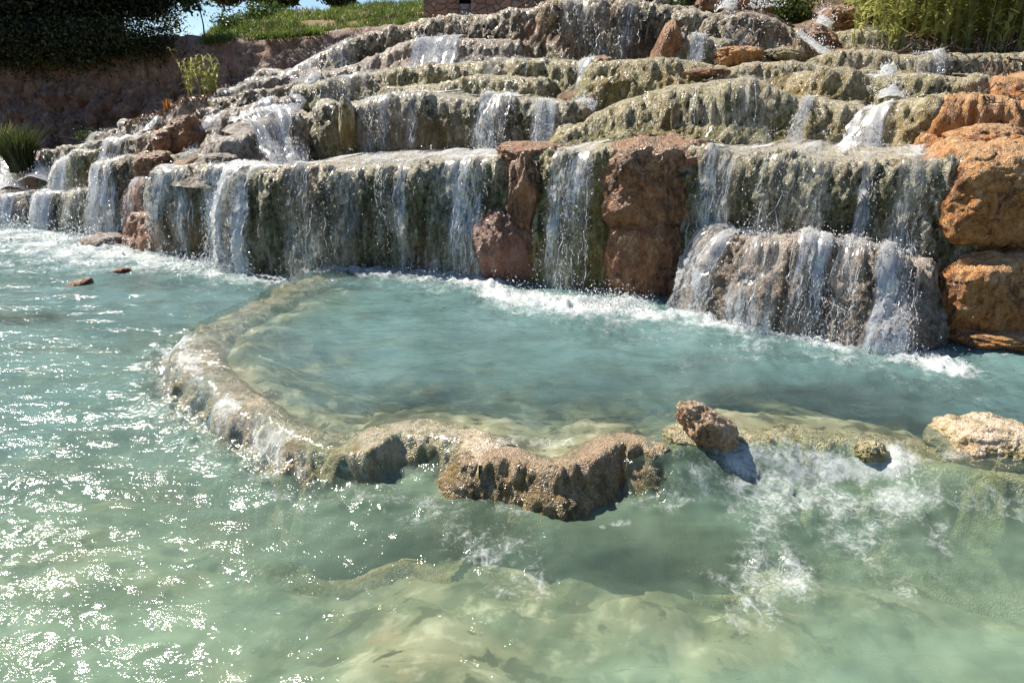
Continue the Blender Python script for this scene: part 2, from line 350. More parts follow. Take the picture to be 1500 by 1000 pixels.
def boulder(label, px, py, w, h, Y, mat, dep=1.0, ex=2.6, amp=1.0, tilt=0, shear=0, name='boulder', cat='boulder', group='boulders of the cascade', seed=None, lipv=.5, sub=6, taper=0):
    import bmesh
    bm = bmesh.new(); bmesh.ops.create_icosphere(bm, subdivisions=sub, radius=1)
    P = np.array([v.co[:] for v in bm.verts]); F = np.array([[v.index for v in f.verts] for f in bm.faces]); bm.free()
    nn = (np.abs(P)**ex).sum(1)**(1/ex); Q = P/nn[:, None]
    c = atY(px, py, Y); m = Y*1.06/1000
    a, b, d = w*m/2, h*m/2, w*m/2*dep
    q = seed if seed is not None else px*.37+py*.11
    k = 1+amp*(.17*fbm(Q[:, 0]*1.3+q, Q[:, 1]*1.3, Q[:, 2]*1.3+q, 3)-.035*np.exp(-(pn(Q[:, 0]*1.9+q+.4*pn(Q[:, 0]*4, Q[:, 1]*4, Q[:, 2]*4+q), Q[:, 1]*1.9+q, Q[:, 2]*1.9)/.06)**2)+.05*fbm(Q[:, 0]*4+q, Q[:, 1]*4, Q[:, 2]*3.2+q, 3)+.028*np.abs(pn(Q[:, 0]*9+q, Q[:, 1]*9, Q[:, 2]*8))+.016*np.abs(pn(Q[:, 0]*19+q, Q[:, 1]*19, Q[:, 2]*17))+.008*pn(Q[:, 0]*36, Q[:, 1]*36+q, Q[:, 2]*33))
    Q = Q*k[:, None]
    x = Q[:, 0]*a; z = Q[:, 2]*b; x = x*(1-taper*(.5+.5*np.clip(Q[:, 2], -1, 1))); x = x+shear*z
    ct, st = math.cos(tilt), math.sin(tilt)
    V = np.stack([c[0]+x*ct-z*st, c[1]+Q[:, 1]*d+d*.55, c[2]+x*st+z*ct], 1)
    lip = np.clip(lipv+.35*Q[:, 2], 0, 1)
    o = mk(name, V, F, M[mat], attrs={'lip': lip}, origin=np.array([c[0], c[1]+d*.55, V[:, 2].min()]))
    return tag(o, label, cat, group)

# ---- white water pieces
def drops(P, size, stretch, axis=None):
    T = np.array([[1, 0, 0], [-1, 0, 0], [0, 1, 0], [0, -1, 0], [0, 0, 1], [0, 0, -1]], float)
    F = np.array([[0, 2, 4], [2, 1, 4], [1, 3, 4], [3, 0, 4], [2, 0, 5], [1, 2, 5], [3, 1, 5], [0, 3, 5]])
    n = len(P); 
    if axis is None: axis = np.tile([0, 0, 1.0], (n, 1))+rng.normal(0, .25, (n, 3))
    axis = axis/np.linalg.norm(axis, axis=1)[:, None]
    u = np.cross(axis, [0.3, 1, .1]); u /= np.linalg.norm(u, axis=1)[:, None]; v = np.cross(axis, u)
    V = P[:, None, :]+size[:, None, None]*(T[None, :, 0, None]*u[:, None]+T[None, :, 1, None]*v[:, None]+T[None, :, 2, None]*axis[:, None]*stretch[:, None, None])
    return V.reshape(-1, 3), (F[None]+6*np.arange(n)[:, None, None]).reshape(-1, 3)
def tubes(L, rad, sides=4):
    L = np.asarray(L); n, m, _ = L.shape
    t = np.gradient(L, axis=1); t /= np.linalg.norm(t, axis=2, keepdims=True)+1e-9
    u = np.cross(t, [.31, .87, .22]); u /= np.linalg.norm(u, axis=2, keepdims=True)+1e-9; v = np.cross(t, u)
    a = np.arange(sides)*2*math.pi/sides
    V = L[:, :, None]+rad[..., None, None]*(np.cos(a)[None, None, :, None]*u[:, :, None]+np.sin(a)[None, None, :, None]*v[:, :, None])
    idx = np.arange(n*m*sides).reshape(n, m, sides); A = idx[:, :-1]; B = idx[:, 1:]
    F = np.stack([A, np.roll(A, -1, 2), np.roll(B, -1, 2), B], -1).reshape(-1, 4)
    return V.reshape(-1, 3), F
def fall(key, label, px0, px1, dens=.6, nd=800, nth=10, tlow=0.0, thick=.03, up=5, throw=.05, name='waterfall', fade=.25, size=1.0):
    dens = dens if dens < .9 else .9+(dens-.9)*.3
    E = LED[key]; cols = np.where((E['px'] >= px0) & (E['px'] <= px1))[0]
    if len(cols) < 4: print('NOFALL', key, label); return
    c0, c1 = cols[0], cols[-1]; nf, nl = E['nf'], E['nl']
    r0 = int(nf*tlow); r1 = min(nf+nl+up, E['G'].shape[0])
    G = E['G'][r0:r1, c0:c1+1]; s = E['s'][c0:c1+1]; on = E['on'][c0:c1+1]
    nr, nc = G.shape[:2]
    # a smooth falling skin in front of the rock
    Gs = G.copy()
    for _ in range(4):
        Gs[:, 1:-1] = (Gs[:, :-2]+Gs[:, 1:-1]+Gs[:, 2:])/3; Gs[1:-1] = (Gs[:-2]+Gs[1:-1]+Gs[2:])/3
    Nn = gnormals(Gs); fl = np.einsum('ijk,jk->ij', Nn[..., :2], on); Nn = np.where((fl.mean() < 0), -Nn, Nn)
    seg = np.linalg.norm(np.diff(Gs, axis=0), axis=2).mean(1); v = np.concatenate([[0], np.cumsum(seg)])
    vv = v[-1]-v; sg, vg = np.meshgrid(s, vv)
    q = len(LED)*3.1+px0*.01
    th = thick*(.45+.9*np.abs(pn(sg*9+q, vg*1.5, q))+.5*np.abs(pn(sg*24+q, vg*6, q))+.55*np.abs(pn(sg*42+q, vg*19, q))+.45*np.abs(pn(sg*85, vg*40, q))+.3*np.abs(pn(sg*150, vg*90, q)))
    th = th*(.35+.65*sstep(0, .25, vg))
    Gs = Gs+Nn*th[..., None]; Gs[..., :2] += on[None]*(throw*.5*sstep(.1, 1.0, vg/max(v[-1], .1)))[..., None]
    ex = np.minimum(sg-s[0], s[-1]-sg); W = s[-1]-s[0]
    de = dens*sstep(0, max(W*fade, .02), ex+.02*pn(sg*8, vg*4, q))*(.75+.5*pn(sg*5, vg*1.2, q)); de = de*sstep(0, .06, vg+.01)
    if tlow > 0: de = de*sstep(0, .5, (v[:, None]/v[-1])+.25*pn(sg*11, 2.5, q)+.15*pn(sg*31, 2.5, q)-.1)
    root = empty(name, (float(G[..., 0].mean()), float(G[..., 1].mean()), float(G[..., 2].min())))
    tag(root, label, 'waterfall', 'waterfalls of the cascade')
    mk('water_sheet', Gs, gridF(nr, nc), M['sheet'], root, {'su': sg+q, 'sv': vg, 'dens': de}, origin=np.array(root.location))
    # frozen threads and drops
    Y = E['Y']; k = Y/5.0*size
    wt = np.clip(de.mean(0), .02, None)*np.exp(3.0*pn(s*7, q, 2)+2.0*pn(s*21, q, 3)); wt = wt/wt.sum()
    nth = nth//3; nd = int(nd*.7)
    if nth:
        m = 12; c = rng.choice(nc, nth, p=wt); a = rng.uniform(.25, 1, nth); ln = rng.uniform(.06, .3, nth)
        t = a[:, None]-ln[:, None]*np.linspace(0, 1, m)[None]; t = np.clip(t, 0, 1)
        ri = np.clip((t*(nf+nl-r0-1)).astype(int), 0, nr-1)
        Lp = Gs[ri, c[:, None]]+Nn[ri, c[:, None]]*(.01+throw*rng.random((nth, 1))*(1-t))[..., None]
        wob = np.cumsum(rng.normal(0, .006, (nth, m, 3)), 1); wob[..., 2] *= .8; Lp = Lp+wob*k
        Lp[..., 2] -= np.linspace(0, .03, m)[None]
        rad = (.0005+.004*rng.random((nth, m))**2.2)*k; rad[:, 0] *= .3; rad[:, -1] *= .3
        V, F = tubes(Lp, rad, 5); o = mk('thread', V, F, M['spray'], root, origin=np.array(root.location)); o['kind'] = 'stuff'
    if nd:
        c = rng.choice(nc, nd, p=wt); t = rng.random(nd)**.75
        ri = np.clip(((1-t)*(nf+nl-r0-1)).astype(int), 0, nr-1)
        P = Gs[ri, c]+Nn[ri, c]*(rng.exponential(.011, nd)+throw*t*rng.random(nd))[:, None]+rng.normal(0, .012, (nd, 3))
        # clumping
        P += .02*np.stack([pn(P[:, 0]*14, P[:, 1]*14, P[:, 2]*14+j*9) for j in range(3)], 1)
        sz = (.0009+.0036*rng.random(nd)**3.5)*k; V, F = drops(P, sz, rng.uniform(1, 3, nd))
        o = mk('droplets', V, F, M['spray'], root, origin=np.array(root.location)); o['kind'] = 'stuff'


# ================================================================== LAYOUT: the cascade
# front wall
ledge('A', 'long dark dripping wall of the lowest tier above the turquoise pool', [(350,255,392,6.55),(400,251,394,6.3),(480,246,395,5.9),(560,243,397,5.65),(650,240,402,5.5),(745,237,408,5.35)], 'moss', r=.10, depth=1.0, batter=.12, wrap=.25)
ledge('C', 'narrow mossy wall panel between two brown rocks, with thin falls', [(770,236,432,5.3),(820,228,436,5.15),(870,226,440,5.05),(915,226,442,5.0)], 'olive', r=.09, depth=1.0, batter=.1, wrap=.1)
ledge('E', 'wide grey-green dripping wall right of the reddish block', [(1020,228,455,4.85),(1100,230,465,4.65),(1200,237,475,4.42),(1300,243,485,4.25),(1410,249,495,4.08)], 'moss', r=.10, depth=1.1, batter=.1, wrap=.15)
ledge('F', 'low foaming step standing in the pool under the right wall', [(1056,358,452,4.42),(1110,354,468,4.24),(1200,363,480,4.08),(1280,375,490,3.95),(1320,391,496,3.88)], 'pink', r=.14, depth=.6, batter=.2, wrap=.2, amp=1.35)
# left front blocks
ledge('DD', 'mossy wall block with white falls left of the strongest cascade', [(238,252,374,7.2),(290,246,378,7.05),(350,252,388,6.8)], 'moss', r=.12, depth=.7, wrap=.18)
ledge('CC', 'brown fluted block above the waterline at the left end of the wall', [(192,268,318,7.75),(218,262,318,7.6),(242,256,320,7.45)], 'brown', r=.1, depth=.5, wrap=.15)
ledge('CC2', 'brown streaked lower block standing in the left pool', [(188,316,366,7.5),(205,312,370,7.4),(232,312,374,7.25)], 'brown', r=.08, depth=.5, wrap=.12)
ledge('EE', 'tall left ledge veiled by a broad white fall', [(140,238,352,8.1),(170,230,356,8.0),(200,226,358,7.9)], 'umber', r=.1, depth=.6, wrap=.15)
ledge('GG', 'mossy left step with white water on both sides', [(86,236,285,8.8),(108,226,290,8.7),(142,221,290,8.6)], 'olive', r=.08, depth=.5, wrap=.12)
ledge('GG2', 'dark moss block jutting out low on the left', [(99,285,318,8.3),(118,281,318,8.25),(143,280,318,8.2)], 'moss', r=.09, depth=.6, wrap=.12)
ledge('HH', 'flat-topped green ledge beside the grass tuft', [(66,224,262,9.8),(90,216,264,9.7),(118,214,258,9.6),(142,211,250,9.6)], 'moss', r=.06, depth=.5, wrap=.15)
ledge('II', 'small pale wet ledge high on the left skyline', [(138,198,222,10.2),(160,190,222,10.1),(184,187,222,10.0)], 'grey', r=.06, depth=.5, wrap=.15)
ledge('JJ', 'low foaming shelf at the far left of the lower pool', [(-80,294,332,9.0),(0,290,330,8.9),(40,284,328,8.8),(64,292,322,8.8)], 'grey', r=.1, depth=.7, wrap=.2)
ledge('KK', 'low shelf in white water left of the dark moss block', [(58,288,322,8.5),(80,284,324,8.45),(102,286,324,8.4)], 'moss', r=.08, depth=.5, wrap=.12)
ledge('LL', 'brown bank beside the grass tuft at the left edge', [(-120,236,284,10.4),(-40,232,284,10.3),(14,234,284,10.2)], 'grey', r=.1, depth=.8, wrap=.2, style='rock')
# second tier
ledge('R', 'long shadowed wall of the second tier with splashing falls', [(500,155,242,7.0),(580,150,241,6.85),(640,144,240,6.7),(700,145,238,6.6),(760,144,237,6.5),(815,156,234,6.4)], 'moss', r=.12, depth=.9, batter=.12, wrap=.25)
ledge('X', 'cream ledge left of the upright brown rock', [(428,172,246,7.5),(460,167,244,7.35),(508,164,243,7.2)], 'cream', r=.12, depth=.6, wrap=.15)
ledge('W', 'steep step under the strongest cascade', [(352,205,252,7.3),(395,182,252,7.45),(440,168,250,7.5)], 'grey', r=.25, depth=.6, batter=.45, wrap=.2)
ledge('V', 'rounded mossy shelf with a thin fall over a blue hollow', [(303,172,228,8.3),(335,161,228,8.2),(370,153,226,8.1),(405,149,220,8.05)], 'grey', r=.14, depth=.6, wrap=.2)
ledge('H', 'broad bulging olive mound in the middle of the second tier', [(848,186,226,5.95),(870,166,225,5.92),(910,146,224,5.85),(960,133,224,5.75),(1020,126,224,5.65),(1080,123,225,5.58),(1130,127,226,5.52),(1172,150,228,5.48)], 'olive', r=.30, depth=.8, batter=.28, bulge=.07, wrap=.22, amp=1.15)
ledge('I', 'cream block between two white chutes', [(1172,150,222,5.5),(1215,147,222,5.4),(1262,152,222,5.35)], 'cream', r=.14, depth=.6, wrap=.12, batter=.14)
ledge('J', 'pale dripping bulge right of the wide white chute', [(1278,166,238,5.25),(1320,152,240,5.15),(1365,148,242,5.05),(1400,150,244,5.0)], 'cream', r=.14, depth=.6, wrap=.15, batter=.14)
ledge('G0', 'bright orange slope of wet rock at the right edge', [(1395,147,232,4.95),(1450,145,232,4.85),(1520,150,230,4.75),(1620,150,230,4.65)], 'orange', r=.2, depth=.7, batter=.2, wrap=.15)
ledge('K', 'dark rounded moss cushion above the white chute', [(1168,114,152,6.05),(1200,106,154,5.95),(1240,104,156,5.9),(1290,118,158,5.85)], 'olive', r=.16, depth=.5, wrap=.12, batter=.12)
ledge('L', 'yellowish low shelf right of the moss cushion', [(1300,116,152,5.85),(1345,110,150,5.75),(1420,116,150,5.6)], 'cream', r=.14, depth=.6, wrap=.15)
ledge('L2', 'orange-brown root-covered bank at the right edge', [(1425,120,152,5.6),(1470,112,152,5.5),(1530,105,152,5.4),(1640,100,152,5.3)], 'orange', r=.15, depth=.6, wrap=.1, style='rock')
# third tier
ledge('S', 'long olive ledge of the third tier across the middle', [(455,128,172,8.3),(520,110,166,8.1),(600,98,162,7.9),(700,92,162,7.7),(800,90,168,7.45),(872,97,176,7.25)], 'olive', r=.15, depth=.9, batter=.2, wrap=.25)
ledge('S2', 'second bulge below the long olive ledge of the third tier', [(570,128,162,7.6),(640,122,162,7.45),(720,112,160,7.3),(780,116,162,7.2)], 'olive', r=.14, depth=.5, batter=.15, wrap=.2)
ledge('Q', 'mossy ledge below the triangular rock', [(880,93,148,6.8),(930,88,146,6.7),(990,90,142,6.6),(1040,98,138,6.5)], 'olive', r=.14, depth=.6, batter=.12, wrap=.15)
ledge('M2', 'long smooth olive ledge curving to the right under the reeds', [(1030,104,132,6.65),(1090,98,130,6.6),(1160,92,126,6.5),(1240,100,126,6.4),(1310,106,128,6.3)], 'cream', r=.12, depth=.6, batter=.12, wrap=.15)
ledge('M', 'rounded pale ledge directly below the reed bank', [(1150,92,112,6.95),(1220,80,112,6.8),(1280,78,114,6.7),(1340,80,116,6.6),(1420,79,122,6.5),(1520,82,128,6.4),(1620,84,128,6.3)], 'cream', r=.14, depth=.7, batter=.12, wrap=.2)
ledge('Nn', 'pale wet slab beside the brown boulders under the reeds', [(1205,52,84,7.5),(1255,45,84,7.4),(1300,50,84,7.3),(1345,62,86,7.2)], 'cream', r=.14, depth=.5, batter=.15, wrap=.12)
# top tier
ledge('T', 'high dark crest ledge of the top tier under the stone house', [(396,106,135,10.1),(430,94,130,9.9),(480,72,122,9.6),(540,53,114,9.4),(620,31,108,9.2),(700,22,104,9.0),(780,9,101,8.8),(860,1,100,8.6),(930,-3,99,8.4),(985,16,98,8.3)], 'umber', r=.18, depth=1.2, batter=.2, wrap=.35, amp=1.1)
ledge('T2', 'lower lip of the top tier behind a white splash', [(480,108,132,9.3),(540,84,122,9.1),(600,62,114,8.95),(660,56,108,8.8),(740,58,106,8.65)], 'pink', r=.18, depth=.5, batter=.3, wrap=.25)
ledge('U0', 'pale glistening shelf on the skyline left of the top tier', [(328,136,152,9.9),(362,120,148,9.8),(398,114,146,9.7)], 'grey', r=.1, depth=.5, wrap=.15)
ledge('U1', 'narrow dark ledge below the skyline left of centre', [(298,152,176,9.3),(340,139,170,9.2),(400,131,168,9.1),(455,122,164,8.95)], 'umber', r=.08, depth=.5, wrap=.15)
ledge('Y1', 'leaf-littered rocky bank on the left skyline', [(182,180,220,9.6),(215,168,216,9.5),(255,150,200,9.4),(300,143,180,9.3)], 'grey', r=.1, depth=.6, wrap=.2, style='rock', amp=1.3)
ledge('Y2', 'steep rubble under the leaf-littered bank', [(185,205,232,8.9),(230,188,232,8.8),(275,168,226,8.7),(306,165,222,8.6)], 'grey', r=.1, depth=.6, wrap=.15, style='rock', amp=1.2)
ledge('P1', 'mossy block behind the triangular rock near the top', [(978,15,56,8.3),(1015,13,56,8.2),(1055,20,56,8.1)], 'moss', r=.12, depth=.6, wrap=.1)
ledge('P2', 'dark overhung ledge under the topmost chute', [(1045,27,80,7.8),(1080,24,82,7.7),(1125,26,84,7.6),(1165,42,86,7.5)], 'umber', r=.1, depth=.6, wrap=.12)
ledge('P4', 'small wet step right of the triangular rock', [(1005,54,98,7.2),(1030,52,98,7.15),(1056,56,98,7.1)], 'moss', r=.1, depth=.4, wrap=.1)
ledge('BB1', 'long mossy step between the leaf-littered bank and the brown boulders', [(160,210,240,8.65),(205,200,238,8.5),(250,192,236,8.35),(306,186,232,8.2)], 'umber', r=.1, depth=.6, wrap=.15)
ledge('BB2', 'low mossy step behind the pale flat boulder', [(200,240,266,8.0),(250,229,260,7.8),(312,222,256,7.6)], 'moss', r=.1, depth=.6, wrap=.15)
# boulders
boulder('flat-topped brown boulder lying on the lip of the lowest tier', 778,228,96,34,5.35,'brown',.9,3)
boulder('narrow brown rock standing under the flat-topped boulder', 772,288,54,120,5.2,'brown',1.0,2.8,amp=1.2)
boulder('smooth pink-brown boulder leaning on the pool wall', 742,365,98,138,5.2,'mauve',.9,2.4,tilt=.12,lipv=.2)
boulder('rough reddish block set into the lip of the lowest tier', 968,274,150,124,4.88,'brown',.7,4,amp=1.2)
boulder('smooth red-brown boulder rising from the pool beneath the reddish block', 952,392,126,136,4.82,'brown',.8,3.2,amp=.8,lipv=.2)
boulder('large rounded orange boulder, upper of two at the right edge', 1478,292,186,160,4.02,'orange',.9,3.4,amp=.8,tilt=.06,sub=7)
boulder('large rounded orange boulder, lower of two at the right edge', 1478,438,206,142,3.88,'orange',.8,3.6,amp=.8,sub=7)
boulder('small round orange mound above the large orange boulders', 1465,212,110,52,4.5,'orange',.9,2.2)
boulder('flat orange slab beneath the lower orange boulder at the waterline', 1500,500,200,30,3.7,'orange',.6,2.5)
boulder('upright brown finger of rock left of the second tier wall', 507,183,22,68,6.85,'cream',1.0,2.6)
boulder('upright tan rock beside the strongest cascade', 438,212,24,72,7.2,'grey',1.0,2.8)
boulder('big smooth brown boulder arching over a hollow on the left', 258,206,70,50,8.2,'brown',.9,2.6,tilt=.5,amp=1.1)
boulder('low brown boulder below the arching one', 222,243,50,32,7.75,'brown',.9,3,tilt=.2)
boulder('pale flat boulder lying on the lowest tier beside the cascade', 322,235,48,18,7.1,'grey',.8,2.4,tilt=-.05,amp=.7)
boulder('pink-brown triangular rock standing on the third tier', 985,70,72,66,7.3,'brown',.8,3.2,amp=.8,taper=.85,shear=-.05)
boulder('small brown rock at the end of the long olive ledge', 884,101,30,32,7.0,'brown',.9,3)
boulder('yellow-brown boulder right of the small wet step', 1082,83,66,28,7.0,'orange',.8,2.6)
boulder('flat reddish stone on the ledge above the olive mound', 1040,106,60,12,6.3,'brown',.8,2.5)
boulder('small brown rock pair on the third tier', 1152,80,52,18,7.0,'cream',.8,2.5)
boulder('dark brown sloping boulder below the topmost chute', 1212,66,82,34,7.5,'brown',.8,2.8,tilt=-.45)
boulder('square red-brown block in front of the reeds', 1236,30,46,34,8.0,'brown',.9,4)
boulder('splashed boulder right of the topmost chute', 1106,12,56,36,8.3,'brown',.9,2.6)
boulder('reddish rock left of the topmost chute', 1042,6,36,22,8.5,'brown',.9,2.6)
boulder('round grey stone at the top of the crest ledge', 968,7,22,18,8.5,'grey',.9,2.4)
boulder('low wet rock in foam at the foot of the left falls', 148,358,66,24,7.5,'grey',.8,2.4)
boulder('thin brown rock poking out of the left pool', 103,421,46,12,5.9,'brown',.8,2.2,tilt=.3,group='stones in the water')
boulder('small brown stone breaking the left pool surface', 175,398,24,9,6.3,'brown',.8,2.2,tilt=.2,group='stones in the water')
boulder('pale furry boulder at the right end of the pool rim', 1472,676,180,100,2.52,'rim',.9,2.6,amp=.9,tilt=-.05,group='stones in the water',sub=7)
boulder('small green-gold stone in the overflow right of the submerged sill', 1280,668,54,40,2.5,'lime',.8,2.2,group='stones in the water')

# ================================================================== pool rim, bed and water
ZP = .14
crest_px = [(520,386),(470,394),(420,410),(365,436),(312,460),(278,488),(266,512),(284,545),(330,580),(385,610),(440,640),(490,655),(540,652),(590,634),(640,634),(690,652),(720,670),(790,676),(850,668),(905,652),(945,672),(985,664),(1030,650),(1100,642),(1200,642),(1300,655),(1385,676),(1500,690),(1640,700)]
rim = resample(np.array([np.r_[atZ(x, y, ZP)[:2], k] for k, (x, y) in enumerate(crest_px)]), .03)
poly = np.vstack([rim[:, :2], [[6.5, rim[-1, 1]], [6.5, 6.2], [rim[0, 0]-.0, 6.6]]])
def sdf(x, y):
    sh = x.shape; p = np.stack([x.ravel(), y.ravel()], 1); A = poly[:-1]; B = poly[1:]
    A = np.vstack([A, poly[-1:]]); B = np.vstack([B, poly[:1]])
    best = np.full(len(p), 1e9); bi = np.zeros(len(p), int); ins = np.zeros(len(p), bool)
    for i in range(len(A)):
        a, b = A[i], B[i]; ab = b-a; t = np.clip(((p-a)@ab)/(ab@ab+1e-12), 0, 1)
        d = np.linalg.norm(p-a-t[:, None]*ab, axis=1); m = d < best; best[m] = d[m]; bi[m] = i
        c = ((a[1] > p[:, 1]) != (b[1] > p[:, 1]))
        xi = a[0]+(p[:, 1]-a[1])/(b[1]-a[1]+1e-12)*ab[0]; ins ^= c & (p[:, 0] < xi)
    return np.where(ins, -best, best).reshape(sh), bi.reshape(sh)
def idx_of(k): return int(np.argmin(np.abs(rim[:, 2]-k)))
KK = rim[:, 2]
def rimtop(bi):  # low, mostly awash
    kq = KK[np.minimum(bi, len(KK)-1)]; return rimtop_(bi)-.030*sstep(12.2, 10.5, kq)-.008*sstep(16, 12, kq)
def rimtop_(bi):      # rock crest height along the rim, by crest control number
    k = KK[np.minimum(bi, len(KK)-1)]
    z = np.interp(k, [0, 3, 6, 8, 10, 12, 13, 14, 15, 16, 18, 19, 20, 21, 22, 23, 25, 26, 27, 28], [.235, .245, .25, .255, .245, .246, .246, .238, .245, .24, .24, .235, .20, .19, .19, .238, .238, .20, .185, .18])
    return z-.11
def bed_z(x, y, parts=False):
    d, bi = sdf(x, y)
    rt = rimtop(bi); d0 = d
    ko = KK[np.minimum(bi, len(KK)-1)]; d = np.where(np.abs(d) < 1, d+.06*pn(x*4.5, y*4.5, 11)+.045*pn(x*10, y*10, 12)+.026*pn(x*23, y*23, 13), d)
    k = KK[np.minimum(bi, len(KK)-1)]
    sarc = bi*.03
    inner = rt-.03*sstep(0, .25, -d)-.40*sstep(.1, 1.25, -d)
    inner = np.where(d < 0, inner+.05*fbm(x*1.3, y*1.3, 0, 3)*sstep(.1, .5, -d), inner)
    wdt = .24+.13*sstep(3, 5, k)*sstep(12, 10, k)+.10*pn(sarc*1.3, 3.3)+.05*pn(sarc*5, 8.3)+.05*sstep(20, 22, k)
    fall_ = sstep(0, 1, (d+.02)/np.maximum(wdt, .06))
    low = -.38+.16*fbm(x*.8, y*.8, 3, 3)
    shal = np.exp(-((x-.35)/.8)**2-((y-2.2)/.5)**2); low = low+.13*shal+shal*.15*np.abs(pn(x*3.2, y*3.2, 1)); low = np.minimum(low, -.10+.03*pn(x*3, y*3))
    shal2 = np.exp(-((x+.1)/.8)**2-((y-1.55)/.3)**2); low = low+.15*shal2
    mnd = .30*np.exp(-((x+4.1)/.9)**2-((y-5.0)/.22)**2)+.22*np.exp(-((x+3.2)/.6)**2-((y-5.9)/.2)**2); low = low+mnd
    low = low+.10*np.exp(-((x+1.15)/.3)**2-((y-2.65)/.12)**2)
    outer = rt+(low-rt)*fall_
    z = np.where(d < 0, inner, outer)
    rb = np.exp(-(np.clip(d, -1, 9)-.08)**2/.02)       # rim band
    fl = np.abs(pn(sarc*9+2*pn(x*4, y*4), d*2.2, 1)); z = z+.028*rb*pn(sarc*3.3, 4.4, d*.8)-.03*rb*np.exp(-(pn(x*7, y*7, 15)/.12)**2)*sstep(0, .06, d)
    z = z-.012*rb+rb*(.045*(.35-fl)+.030*np.abs(pn(x*13, y*13, 2))+.016*pn(x*30, y*30)+.008*pn(x*60, y*60)+.035*pn(sarc*2.2, d*1.5, 5)+.02*pn(sarc*6, d*4, 6))*sstep(-.02, .10, d)
    z = z+.03*pn(x*3.4, y*3.4, 4)*(1-rb)
    return z, d0, k
# --- the mound of tufa behind and under the ledges
cp = np.vstack([c[::6] for c in CREST])
def mound(x, y):
    sh = x.shape; x = x.ravel(); y = y.ravel(); z = np.full(len(x), -9.)
    for c in cp:
        dx = x-c[0]; dy = y-c[1]; f = dx*c[3]+dy*c[4]; l = np.abs(dx*c[4]-dy*c[3])
        m = (f > .18) & (f < 3.2) & (l < .8)
        z[m] = np.maximum(z[m], c[2]-.16-.25*l[m]-.05*f[m])
    z = z.reshape(sh)
    return z
# fine rim rock meshes
RIMN = 0
def rim_piece(label, k0, k1, mat, lo=-.30, hi=.56, res=.0135, name='pool_rim', cat='pool rim', group='rim of the turquoise pool'):
    i0, i1 = idx_of(k0), idx_of(k1); c = rim[max(0, i0-4):i1+5, :2]
    x0, y0 = c.min(0)-hi; x1, y1 = c.max(0)+hi
    xs = np.arange(x0, x1, res); ys = np.arange(y0, y1, res); X, Y = np.meshgrid(xs, ys)
    Z, d, k = bed_z(X, Y)
    global RIMN; RIMN += 1; Z = Z+.0015*RIMN-.22*sstep(hi-.24, hi, d)-.06*sstep(lo+.12, lo, d)
    ok = (d > lo) & (d < hi) & (k >= k0-.3) & (k <= k1+.3); nc = len(xs)
    cell = ok[:-1, :-1] & ok[1:, :-1] & ok[:-1, 1:] & ok[1:, 1:]
    F = gridF(len(ys), nc)[cell.ravel()]
    V = np.stack([X, Y, Z+.004], -1).reshape(-1, 3); used = np.unique(F); mp = np.full(len(V), -1); mp[used] = np.arange(len(used))
    lip = sstep(-.10, .22, Z).reshape(-1)[used]
    o = mk(name, V[used], mp[F], M[mat], attrs={'lip': lip}, origin=np.array([c[:, 0].mean(), c[:, 1].mean(), 0]))
    tag(o, label, cat, group)
rim_piece('pinkish far stretch of the pool rim curving out from the wall', 0, 5, 'rim')
rim_piece('furry cream stretch of the pool rim at its leftmost bend', 5.05, 10, 'rim')
rim_piece('dark-faced lumpy stretch of the pool rim left of the front rock', 10.05, 15.5, 'rim')
rim_piece('yellow-green submerged sill between the front rock and the curved stone', 20.3, 22.2, 'lime', hi=.6)
rim_piece('golden ribbed sill under the overflow right of the curved stone', 22.25, 25.9, 'lime')
rim_piece('green sunken sill near the right edge of the photo', 25.95, 27.9, 'lime')

def Yz(px, py, z): return float(atZ(px, py, z)[1])/fy(px)
fr = [(694,676,748,.15),(722,668,760,.175),(760,676,766,.17),(810,688,766,.165),(850,682,752,.165),(880,664,742,.175),(915,648,728,.18),(944,664,712,.15)]
ledge('front', 'dark-fronted tan rock at the centre of the pool rim', [(a, b, c, Yz(a, b, z)) for a, b, c, z in fr], 'wetrim', r=.05, depth=.12, batter=.12, wrap=.07, back=.06, style='moss', amp=1.0, hf=1.0, rise=-.25, name='rim_rock', cat='rock', mound=False, group='stones in the water')

# curved stone: a bent ridge of rock
def ridge(label, pts, mat, name, cat, group):
    P = resample(np.array([np.r_[atZ(x, y, z), r] for x, y, z, r in pts]), .008)
    n = len(P); a = np.linspace(0, 2*math.pi, 40, endpoint=False); t = np.gradient(P[:, :3], axis=0); t[:, 2] = 0; t /= np.linalg.norm(t, axis=1)[:, None]
    on = np.stack([t[:, 1], -t[:, 0], 0*t[:, 0]], 1); rr = P[:, 3]*np.sqrt(np.clip(1-np.abs(np.linspace(-1, 1, n))**6, .02, 1))
    V = P[:, None, :3]+rr[:, None, None]*(np.cos(a)[None, :, None]*on[:, None]+np.sin(a)[None, :, None]*np.array([0, 0, 1.15])); V[..., 2] -= rr[:, None]*.9
    nn = np.cos(a)[None, :, None]*on[:, None]+np.sin(a)[None, :, None]*np.array([0, 0, 1.0])
    X, Y, Z = V[..., 0], V[..., 1], V[..., 2]; V = V+nn*(.055*fbm(X*6, Y*6, Z*6, 3)+.02*fbm(X*14, Y*14, Z*14, 2)+.014*np.abs(pn(X*24, Y*24, Z*24))+.006*pn(X*50, Y*50, Z*50))[..., None]
    i = np.arange(n*40).reshape(n, 40); A = i[:-1]; B = i[1:]
    F = np.stack([A, B, np.roll(B, -1, 1), np.roll(A, -1, 1)], -1).reshape(-1, 4)
    V = V.reshape(-1, 3); o = mk(name, V, F, M[mat], attrs={'lip': sstep(.0, .3, V[:, 2])}, origin=np.array([V[:, 0].mean(), V[:, 1].mean(), V[:, 2].min()])); tag(o, label, cat, group)
g_ = 'stones in the water'
